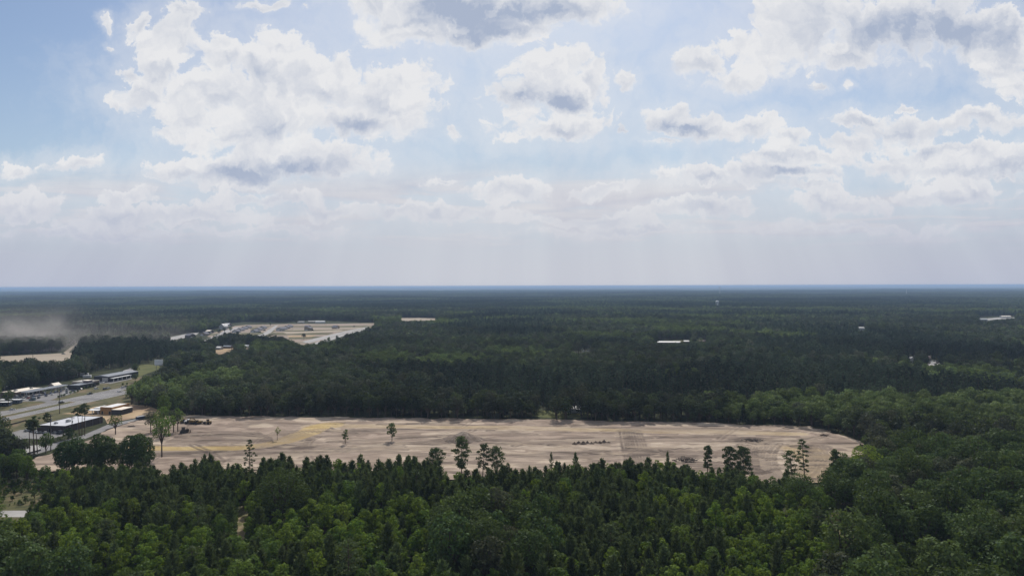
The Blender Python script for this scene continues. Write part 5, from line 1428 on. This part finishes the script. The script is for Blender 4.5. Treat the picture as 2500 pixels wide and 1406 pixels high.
# ------------------------------------------------------------------ vehicles
def car_mats(rgb): return mat('car_paint_%d_%d_%d' % tuple(int(c * 100) for c in rgb), rgb, .28, spec=.5, coat=.4)
M_TYRE = mat('tyre_rubber', (.022, .022, .024), .9)
WHEEL = MB().tube([(0, -.12, 0), (0, .12, 0)], .34, 10).mesh('wheel', M_TYRE)
CARP = {}
def car(u, v, rgb, label, yaw=YAW, kind='car', z=.06, group='cars and trucks along the commercial strip', name=None):
    p = G(u, v)
    e = tag(empty({'car': 'parked_car', 'suv': 'parked_suv', 'pickup': 'pickup_truck', 'van': 'parked_van'}[kind] if not name else name, (p.x, p.y, z), yaw), label, {'car': 'car', 'suv': 'car', 'pickup': 'pickup truck', 'van': 'van'}[kind], group)
    ck = (kind, rgb)
    if ck not in CARP:
        L_, Wd = (4.6, 1.8) if kind == 'car' else (4.9, 1.95) if kind == 'suv' else (5.7, 2.0) if kind == 'pickup' else (6.2, 2.1)
        hb = {'car': .88, 'suv': 1.0, 'pickup': 1.05, 'van': 1.2}[kind]; ht = {'car': 1.45, 'suv': 1.8, 'pickup': 1.9, 'van': 2.4}[kind]
        l = L_ / 2
        prof = [(-l, .32), (l, .32), (l, hb * .78), (l * .92, hb * .9), (l * .42, hb), (-l * .9, hb), (-l, hb * .9)]
        b = MB(); b.prism(prof, 'x', -Wd / 2, Wd / 2); body = b.mesh('body', car_mats(rgb), .06)
        if kind == 'pickup': cab = [(l * .45, hb + .003), (l * .18, ht), (-l * .22, ht), (-l * .28, hb + .003)]
        elif kind == 'car': cab = [(l * .46, hb + .003), (l * .08, ht), (-l * .5, ht), (-l * .86, hb + .003)]
        else: cab = [(l * .5, hb + .003), (l * .22, ht), (-l * .88, ht), (-l * .96, hb + .003)]
        b = MB(); b.prism(cab, 'x', -Wd / 2 + .12, Wd / 2 - .12); gl = b.mesh('window', M_GLASS, .03)
        x0, x1 = cab[2][0], cab[1][0]
        b = MB(); b.box(-Wd / 2 + .14, Wd / 2 - .14, x0 + .02, x1 - .02, ht + .002, ht + .05); rf = b.mesh('roof', car_mats(rgb))
        CARP[ck] = (body, gl, rf, l, Wd)
    body, gl, rf, l, Wd = CARP[ck]
    link('body', body, e); link('window', gl, e); link('roof', rf, e)
    for sx in (-1, 1):
        for sy in (-.62, .62):
            w = link('wheel', WHEEL, e, (sx * (Wd / 2 - .1), sy * l, .34)); w.rotation_euler = (0, 0, math.pi / 2)
    return e
WHT, SIL, BLK, NVY, GRN, RED, TEAL, GRY = (.75, .75, .75), (.45, .46, .48), (.03, .03, .035), (.035, .045, .08), (.03, .05, .04), (.2, .03, .03), (.10, .17, .18), (.15, .155, .16)
for c in [(235, 950, WHT, 'white car waiting at the junction on the highway', YAW, 'suv'), (257, 950.5, NVY, 'dark navy car on the far carriageway ahead of the white one', YAW, 'suv'), (265, 948, SIL, 'silver car right behind the dark navy car on the highway'),
 (220, 962.5, GRN, 'dark green pickup driving on the far carriageway', YAW, 'pickup'), (291, 957.5, WHT, 'white car driving on the near carriageway by the trees'), (300, 946.5, SIL, 'silver car on the highway near the forest corner'), (309, 944, BLK, 'black car on the highway at the forest corner'),
 (231, 935, WHT, 'white car parked at the restaurant tower, nearer one', 1.1), (238, 933, WHT, 'white van parked beside the restaurant tower', 1.1, 'van'), (251, 934, WHT, 'white pickup parked between restaurant and large store', .9, 'pickup'),
 (279, 925, SIL, 'silver car parked under the porch of the large store', 1.2), (287, 922, WHT, 'white car parked before the large store', 1.2), (303, 916, WHT, 'white car parked at far right of the strip, left one', .8), (309, 915, GRY, 'grey car parked at far right of the strip, right one', .8), (294, 918, BLK, 'black car parked before the large store', 1.2),
 (178.5, 955.5, NVY, 'dark blue pickup beside the tall price sign', .9, 'pickup'), (79, 977, TEAL, 'teal box van at the forecourt exit', 1.3, 'van'), (64, 968.5, WHT, 'gleaming white car parked before the cream roofed shop', 1.0), (52, 969.5, BLK, 'black car parked before the cream roofed shop', 1.0), (79, 966, SIL, 'silver car between the shop and the pumps', 1.2),
 (106, 960, BLK, 'black car passing under the fuel canopy', 1.3), (95, 972, GRY, 'grey car at the near end of the fuel pumps', .4, 'suv'), (113, 967, NVY, 'dark blue car beside the middle fuel pumps', .4), (128, 963.5, WHT, 'white car beside the far fuel pumps', .4), (40, 972, SIL, 'silver van before the cream roofed shop', 1.0, 'van'),
 (47, 974, GRY, 'grey car nosed up to the cream roofed shop', 1.0), (58, 976, WHT, 'white pickup waiting behind the pumps at the near end', .3, 'pickup'), (70, 973, RED, 'dark red car beside the near fuel pumps', .3), (136, 957, SIL, 'silver car parked at the far end of the canopy', .4), (150, 952, BLK, 'black car parked beyond the price sign', 1.1), (160, 949, WHT, 'white car parked at the far end of the forecourt', 1.1), (196, 951, GRY, 'grey car leaving the restaurant lot', 1.3), (243, 931, BLK, 'black car parked between the white vehicles near the tower', 1.0), (270, 929, SIL, 'silver van before the facade of the large dark store', 1.1, 'van'), (30, 1001, SIL, 'silver car on the far carriageway near the trailers', YAW), (150, 984, BLK, 'black car on the near carriageway by the utility pole', YAW, 'suv'),
 (64, 1053, GRY, 'grey car parked left in the store parking lot', .9), (72, 1052, SIL, 'silver car in the store parking lot below the lamp', .9), (79, 1054, BLK, 'black car in the store parking lot', .9, 'suv'), (88, 1056.5, WHT, 'white car parked at the near left corner of the brown store', .9), (97, 1057.5, BLK, 'black car next to the white car by the brown store', .9), (133, 1058, GRY, 'grey car parked before the near wall of the brown store', .9), (146, 1058.5, BLK, 'black van parked at the near right corner of the brown store', .9, 'van'), (110, 1058, SIL, 'silver car in the middle of the row along the brown store', .9)]:
    car(*c)
for c in [(1402, 859, WHT, 'leftmost vehicle of the row parked in the woods'), (1412, 858, SIL, 'second vehicle of the row parked in the woods'), (1424, 858.5, WHT, 'third vehicle of the row parked in the woods', 1.2, 'van'), (1436, 857.5, SIL, 'rightmost vehicle of the row parked in the woods', 1.2, 'van'),
 (2296, 884, WHT, 'white car beside the pale clearing in the right hand woods', 1.3), (2318, 880, WHT, 'white van right of the pale clearing', 1.2, 'van'), (1608, 844, WHT, 'white truck at the left end of the long white shed', .7, 'van')]:
    car(*c, group='vehicles parked among the trees')
for c in [(634, 811.5, BLK, 'dark vehicle beside the nearest house of the second row', 1.3, 'van'), (645, 807, BLK, 'dark vehicle beside the middle house of the second row', 1.3, 'van'), (649, 802, BLK, 'dark vehicle beside the last house of the second row', 1.3, 'van'), (763, 807, NVY, 'dark vehicle right of the lone brown house', 1.0, 'van'), (864, 798, BLK, 'dark vehicle at the far right of the estate', 1.3, 'van')]:
    car(*c, group='vehicles in the housing estate', z=.1)
car(155, 864.5, TEAL, 'work truck driving along the dusty field at far left', 1.4, 'pickup', group='farm vehicles')
# caravans behind the restaurant
for k, (u, v, L_, lb) in enumerate([(203, 918, 11, 'longer white caravan parked behind the restaurant'), (213, 923, 8, 'shorter white caravan parked behind the restaurant')]):
    e = tag(empty('caravan', G(u, v), .2), lb, 'caravan', 'caravans behind the restaurant')
    MB().box(-L_ / 2, L_ / 2, -1.3, 1.3, .6, 3.2).build('body', M_WHITE, e, .15)
    MB().box(-L_ / 2 + .6, L_ / 2 - .6, -1.36, -1.303, 1.7, 2.4).build('window', M_GLASS, e)
    for s in (-.7, .7): link('wheel', WHEEL, e, (s, -1.2, .34))
# dumpster
e = tag(empty('waste_container', G(343, 1022), -.5), 'dark blue waste container at the end of the access road', 'container')
b = MB(); b.prism([(-1.1, 0.15), (1.1, .15), (1.35, 1.9), (-1.35, 1.9)], 'y', -3, 3); b.build('bin', mat('container_blue', (.05, .06, .10), .6), e)
MB().box(-1.45, 1.45, -3.1, 3.1, 1.903, 2.05).build('rim', M_STEEL, e)
e = tag(empty('log', (*G(321, 1043).xy, .3), .2), 'dark log lying on the pale dirt beside the silt fence', 'log')
MB().tube([(-2.4, 0, .5), (0, .2, .55), (2.4, -.1, .45)], [.45, .5, .38], 8).build('stem', M_WOOD, e); MB().tube([(.6, .1, .7), (1.3, .4, 1.4)], [.2, .08], 5).build('branch', M_WOOD, e)

# ------------------------------------------------------------------ earth movers
M_YEL = mat('machine_yellow', (.15, .095, .025), .5, .25, 1.5); M_OLD = mat('worn_machine_paint', (.06, .042, .028), .6, .3, 1.5)
M_TRK = mat('track_steel', (.04, .036, .034), .7, .2, 2.0)
def fz(p): return field_height(p.x, p.y) - .03
def machine(name, u, v, rz, label, cat):
    p = G(u, v); return tag(empty(name, (p.x, p.y, fz(p)), rz), label, cat, 'earth moving machines on the dirt')
def track(e, x, y0, y1, h=1.0, w=.55):
    b = MB(); r = h / 2; pr = []
    for k in range(7): a = math.pi / 2 + k * math.pi / 6; pr.append((y0 + r + r * math.cos(a), r + r * math.sin(a)))
    for k in range(7): a = -math.pi / 2 + k * math.pi / 6; pr.append((y1 - r + r * math.cos(a), r + r * math.sin(a)))
    b.prism(pr, 'x', x - w / 2, x + w / 2); o = b.build('track', M_TRK, e)
    q = MB()
    for k in range(9):
        y = y0 + r + (y1 - y0 - 2 * r) * k / 8
        q.box(x - w / 2 - .03, x + w / 2 + .03, y - .12, y + .12, h + .002, h + .06)
    q.build('track_pads', M_TRK, o)['kind'] = 'stuff'
def cab(e, x0, x1, y0, y1, z0, z1, m_):
    MB().box(x0, x1, y0, y1, z0, z1 - .15, .08).build('cab_glass', M_GLASS, e)
    o = MB().box(x0 - .08, x1 + .08, y0 - .08, y1 + .08, z1 - .147, z1).build('cab_roof', m_, e, .03)
def dozer(u, v, rz, label, s=1.0, m_=None):
    m_ = m_ or M_YEL
    e = machine('bulldozer', u, v, rz, label, 'bulldozer'); e.scale = (s, s, s)
    track(e, -1.05, -2.1, 2.1, 1.1); track(e, 1.05, -2.1, 2.1, 1.1)
    MB().box(-.75, .75, -1.8, .6, .6, 1.55).build('chassis', m_, e, .05)
    MB().box(-.62, .62, .603, 2.3, .75, 2.0, .05).build('engine_hood', m_, e, .06)
    cab(e, -.8, .8, -1.3, .45, 1.553, 3.1, m_)
    b = MB(); b.prism([(2.9, .15), (3.15, .25), (3.05, .8), (3.2, 1.5), (3.0, 1.5), (2.85, .8)], 'x', -1.9, 1.9); b.build('blade', M_OLD, e)
    for sx in (-1.5, 1.5): MB().tube([(sx, -.4, .6), (sx, 2.86, .7)], .12, 6).build('push_arm', m_, e)
    MB().tube([(.35, 1.4, 2.0), (.35, 1.4, 2.9)], .09, 6).build('exhaust', M_TRK, e)
    for sx in (-.5, 0, .5): MB().tube([(sx, -2.0, 1.3), (sx, -3.0, 1.2), (sx, -3.1, .3)], [.1, .1, .05], 5).build('ripper', M_OLD, e)
def excavator(u, v, rz, label, s=1.0):
    e = machine('excavator', u, v, rz, label, 'excavator'); e.scale = (s, s, s)
    track(e, -1.2, -2.2, 2.2, .95); track(e, 1.2, -2.2, 2.2, .95)
    MB().box(-.9, .9, -.9, .9, .55, 1.15).build('undercarriage', M_TRK, e)
    MB().box(-1.4, 1.4, -2.4, 1.2, 1.153, 2.35, .05).build('house', M_YEL, e, .08)
    MB().box(-1.35, 1.35, -2.9, -2.403, 1.2, 2.2).build('counterweight', M_OLD, e, .1)
    cab(e, -1.35, -.4, .1, 1.6, 2.353, 3.3, M_YEL)
    b = MB(); b.tube([(.4, .9, 2.0), (.4, 3.0, 4.6), (.4, 5.4, 4.9)], [.3, .34, .22], 6); b.build('boom', M_YEL, e)
    MB().tube([(.4, 5.2, 5.2), (.4, 6.0, 2.2)], [.24, .16], 6).build('stick', M_YEL, e)
    b = MB(); b.prism([(5.4, 1.0), (6.3, .7), (6.5, 1.5), (6.1, 2.2), (5.7, 2.0)], 'x', -.2, 1.0); b.build('bucket', M_OLD, e)
    MB().tube([(.4, 1.4, 2.1), (.4, 2.9, 3.9)], .1, 6).build('ram', M_STEEL, e)
BIGW = MB().tube([(0, -.3, 0), (0, .3, 0)], .85, 14).mesh('wheel', M_TYRE)
def wheels(e, pts):
    for p in pts:
        w = link('wheel', BIGW, e, p); w.rotation_euler = (0, 0, math.pi / 2)
def dump_truck(u, v, rz, label):
    e = machine('dump_truck', u, v, rz, label, 'dump truck')
    wheels(e, [(s * 1.25, y, .85) for s in (-1, 1) for y in (3.2, -1.2, -3.0)])
    MB().box(-.6, .6, -4, 4.2, .9, 1.3).build('frame', M_TRK, e)
    MB().box(-1.1, 1.1, 2.6, 4.8, 1.303, 2.3, .1).build('hood', M_WHITE, e, .08)
    cab(e, -1.1, 1.1, 1.2, 2.55, 1.303, 3.2, M_WHITE)
    b = MB(); b.prism([(-4.6, 2.2), (-3.6, 1.35), (.7, 1.35), (1.0, 2.9), (.7, 2.95), (-4.6, 2.7)], 'x', -1.5, 1.5); b.build('dump_bed', M_YEL, e, .05)
def loader(u, v, rz, label):
    e = machine('wheel_loader', u, v, rz, label, 'wheel loader')
    wheels(e, [(s * 1.15, y, .85) for s in (-1, 1) for y in (1.6, -1.6)])
    MB().box(-.9, .9, -3.0, -.2, 1.0, 2.3, .08).build('engine_hood', M_YEL, e, .08)
    MB().box(-.7, .7, -.197, 2.2, .9, 1.5).build('front_frame', M_YEL, e, .05)
    cab(e, -.75, .75, -.9, .6, 2.303, 3.5, M_YEL)
    for s in (-.6, .6): MB().tube([(s, 1.2, 1.6), (s, 2.6, 1.4), (s, 3.2, .7)], .16, 6).build('lift_arm', M_YEL, e)
    b = MB(); b.prism([(3.0, .1), (4.3, .1), (3.4, .35), (3.2, 1.2), (3.6, 1.5), (3.3, 1.55), (2.9, .9)], 'x', -1.4, 1.4); b.build('bucket', M_OLD, e)
dozer(448, 1034, 1.9, 'leftmost yellow bulldozer of the machine row near the forest'); dump_truck(466, 1036, 1.4, 'white cabbed dump truck second in the machine row'); excavator(484, 1037, 2.3, 'excavator with bent arm third in the machine row')
loader(507, 1037, 1.2, 'wheel loader at the right end of the machine row'); dozer(450, 1058, -1.2, 'large dark bulldozer standing alone below the machine row', 1.3, M_OLD)

# low shrubs on the grass islands
for k, (u, v, lb) in enumerate([(143, 971, 'leftmost low shrub on the island before the price sign'), (150, 969, 'low shrub at the foot of the price sign island'), (157, 967.5, 'round low shrub left below the price sign'), (172, 962, 'dark low shrub right below the price sign'), (182, 959, 'dark low hedge shrub on the long grass island'), (190, 957, 'last dark hedge shrub on the long grass island'),
        (189, 946, 'shrub in front of the restaurant, leftmost'), (197, 945.5, 'shrub in front of the restaurant, second'), (205, 950, 'shrub on the strip before the restaurant'), (216, 948, 'shrub right of the restaurant strip'), (240, 940, 'low shrub on the small island by the restaurant'), (300, 941, 'low shrub on the farthest grass island'), (310, 939, 'rightmost shrub on the farthest grass island')]):
    p = G(u, v); tr, cr = PROTO['bush'][k % 4][:2]
    tree_thing('shrub', tr, cr, (p.x, p.y, .05), lb, 'shrub', 'low shrubs along the commercial strip', k * 1.3, (.55, .55, .34))
# ------------------------------------------------------------------ heaps
def heap(name, u, v, rx, ry, h, label, cat, seed, m_=None, group=None, n=26, sharp=1.0):
    p = G(u, v); z0 = field_height(p.x, p.y)
    rs = np.linspace(0, 1, 9); th = np.linspace(0, 2 * math.pi, n, endpoint=False)
    Vv = [(0, 0, h)]; F = []
    for i, r in enumerate(rs[1:], 1):
        for t in th:
            nz = float(fbm(np.array([math.cos(t) * r * rx + seed * 9]), np.array([math.sin(t) * r * ry]), max(1.2, rx * .35), 3, seed))
            k = r * (1 + (nz - .5) * .35)
            zz = h * max(0, (1 - r)) ** sharp * (0.75 + .5 * nz) if i < len(rs) - 1 else -.35
            Vv.append((math.cos(t) * rx * k, math.sin(t) * ry * k, zz))
    T3 = [(0, 1 + k, 1 + (k + 1) % n) for k in range(n)]
    for i in range(len(rs) - 2):
        for k in range(n):
            a, b_ = 1 + i * n + k, 1 + i * n + (k + 1) % n
            F.append((a, a + n, b_ + n, b_))
    o = link(name, mesh_np(name, Vv, F, [m_ or M_DIRT2], tris=T3), None, (p.x, p.y, z0 - .15))
    return tag(o, label, cat, group)
M_DIRT2 = soil('heap_soil', (0.12, 0.092, 0.074), (0.20, 0.16, 0.13), (0.27, 0.225, 0.185), scale=0.35)
M_REDD = soil('heap_red_soil', (0.075, 0.056, 0.044), (0.14, 0.108, 0.088), scale=0.5)
heap('dirt_mound', 1131, 1078, 13.5, 11, 5.6, 'big rough brown dirt mound behind the tall dense pine', 'dirt mound', 3, n=44, sharp=1.05)
HP = ['leftmost', 'second', 'third', 'fourth', 'middle', 'sixth', 'seventh', 'eighth', 'rightmost']
for k in range(9):
    heap('dirt_heap', 1403 + k * 10.3, 1085.5 - .35 * k - (k % 2) * 1.2, 2.3 + .3 * (k % 3), 2.4, 1.5 + .22 * (k % 4), HP[k] + ' small brown heap in the row of dirt heaps', 'dirt heap', 20 + k, M_REDD, 'row of small dirt heaps in mid field', 14, 1.2)
def brush(u, v, rx, ry, h, n, label, seed):
    p = G(u, v); rng = random.Random(seed); b = MB()
    for k in range(n):
        a, r = rng.uniform(0, 6.28), math.sqrt(rng.random())
        x_, y_ = math.cos(a) * r * rx, math.sin(a) * r * ry; z_ = h * (1 - r) * rng.uniform(.2, 1)
        d = Vector((rng.uniform(-1, 1), rng.uniform(-1, 1), rng.uniform(-.15, .5))) * rng.uniform(.8, 2.4)
        b.tube([(x_, y_, z_), (x_ + d.x, y_ + d.y, max(.1, z_ + d.z))], [rng.uniform(.08, .3), .05], 4)
    e = tag(empty('brush_pile', (p.x, p.y, field_height(p.x, p.y) if inpoly([p.x], [p.y], FIELD)[0] else 0)), label, 'brush pile')
    b.build('branches', M_WOOD, e)['kind'] = 'stuff'
    q = MB()
    for k in range(12):
        a, r = rng.uniform(0, 6.28), math.sqrt(rng.random()) * .8
        q.box(math.cos(a) * r * rx - .6, math.cos(a) * r * rx + .6, math.sin(a) * r * ry - .5, math.sin(a) * r * ry + .5, -.2, h * (1 - r) * .6 + .3, .2)
    q.build('soil_clods', M_REDD, e)['kind'] = 'stuff'
brush(1672, 1128, 7.5, 4.5, 2.6, 130, 'dark tangled brush pile at the near edge of the dirt', 4)
brush(1835, 1078, 7, 3, .9, 90, 'flat grey scatter of debris in the right half of the dirt', 5)
brush(2012, 1068, 3, 1.5, .8, 30, 'small dark debris pile near the right end of the dirt', 6)

# ------------------------------------------------------------------ water tower and masts
X0, D0 = (1751 - 1250) / FPX * 2850, 2850
wt = bld('water_tower', (X0, D0), 'white round water tower rising above the distant forest', 'water tower', 0); wt.location.z = float(terrain(np.array([X0]), np.array([float(D0)]))[0])
b = MB(); pr = []
rings = [(math.cos(a) * 7.6, 30.5 + math.sin(a) * 5.0) for a in [k * math.pi / 12 - math.pi / 2 for k in range(13)]]
for (ra, za), (rb, zb) in zip(rings[:-1], rings[1:]):
    b.tube([(0, 0, za), (0, 0, zb)], [max(ra, .02), max(rb, .02)], 20, cap=False)
b.build('tank', mat('tank_paint', (.42, .44, .46), .5), wt).data.shade_smooth()
MB().tube([(0, 0, -10), (0, 0, 26)], [1.2, 1.0], 10).build('riser', M_WHITE, wt)
for k in range(6):
    a = k * math.pi / 3; MB().tube([(8 * math.cos(a), 8 * math.sin(a), -10), (6.6 * math.cos(a), 6.6 * math.sin(a), 28.5)], .35, 6).build('leg', M_WHITE, wt)
MB().tube([(0, 0, 29.3), (0, 0, 30.2)], 8.2, 20).build('walkway', M_STEEL, wt)
def mast(u, D, h, w, label):
    X = (u - 1250) / FPX * D
    e = bld('radio_mast', (X, D), label, 'radio mast', 0)
    for sx, sy in ((-1, -1), (1, -1), (1, 1), (-1, 1)): MB().tube([(sx * w, sy * w, -8), (sx * w * .55, sy * w * .55, h)], [w * .3, w * .22], 4).build('mast_leg', M_STEEL, e)
    b = MB()
    n = 14
    for k in range(n):
        z0, z1 = h * k / n, h * (k + 1) / n; a, c = w * (1 - .45 * k / n), w * (1 - .45 * (k + 1) / n)
        for (p0, p1) in (((-a, -a, z0), (c, -c, z1)), ((a, -a, z0), (c, c, z1)), ((a, a, z0), (-c, c, z1)), ((-a, a, z0), (-c, -c, z1))): b.tube([p0, p1], w * .1, 4, cap=False)
    b.build('bracing', M_STEEL, e)['kind'] = 'stuff'
    b = MB(); b.tube([(0, 0, h - 5), (0, 0, h + .5)], w * 1.7, 8); b.build('antenna_cluster', M_STEEL, e)
mast(1757.5, 6500, 88, 2.6, 'taller radio mast on the horizon above the water tower'); mast(2213, 6000, 62, 2.2, 'short radio mast far away at right')

# ------------------------------------------------------------------ dust blowing over the far left field
def dust():
    m_ = bpy.data.materials.new('dust_air'); m_.use_nodes = True
    t = m_.node_tree; t.nodes.clear(); T = NT(t)
    pos = T.n('ShaderNodeNewGeometry').outputs['Position']
    n = T.noise(T.v('MULTIPLY', pos, (1.0, 1.0, 1.5)), 0.013, 5.0, 0.55, '3D', 0, 0.8)
    z = T.sep(pos)[2]
    lc = T.n('ShaderNodeTexCoord').outputs['Generated']
    q = T.v('SUBTRACT', lc, (.5, .5, .0))
    gx_, gy_, gz_ = T.sep(q)
    rad = T.m('SQRT', T.m('ADD', T.m('POWER', T.m('MULTIPLY', gx_, 2.0), 2.0), T.m('POWER', T.m('MULTIPLY', gy_, 2.0), 2.0)))
    f = T.m('MULTIPLY', T.ramp(rad, .98, .25), T.m('POWER', T.ramp(gz_, .98, .0), 1.7))
    d = T.m('MULTIPLY', T.m('MULTIPLY', f, T.ramp(n, .40, .72)), DUST)
    pv = t.nodes.new('ShaderNodeVolumePrincipled')
    pv.inputs['Color'].default_value = (.95, .88, .82, 1)
    T.set(pv.inputs['Density'], d)
    t.links.new(pv.outputs[0], T.n('ShaderNodeOutputMaterial').inputs['Volume'])
    p = G(60, 858)
    bm_ = bmesh.new(); bmesh.ops.create_icosphere(bm_, subdivisions=4, radius=1.0)
    for v in bm_.verts:
        v.co.x *= 400; v.co.y *= 150
        v.co.z = max(v.co.z, -.02) * 96 + .8
    me = bpy.data.meshes.new('dust_cloud'); bm_.to_mesh(me); bm_.free(); me.materials.append(m_)
    o = link('dust_cloud', me, None, (p.x - 110, p.y + 50, 0.2)); o.display_type = 'WIRE'
    tag(o, 'pale brown dust drifting over the ploughed field at far left', kind='stuff')
DUST = 0.0105
dust()
cy.volume_step_rate = 3.0
cy.volume_max_steps = 64
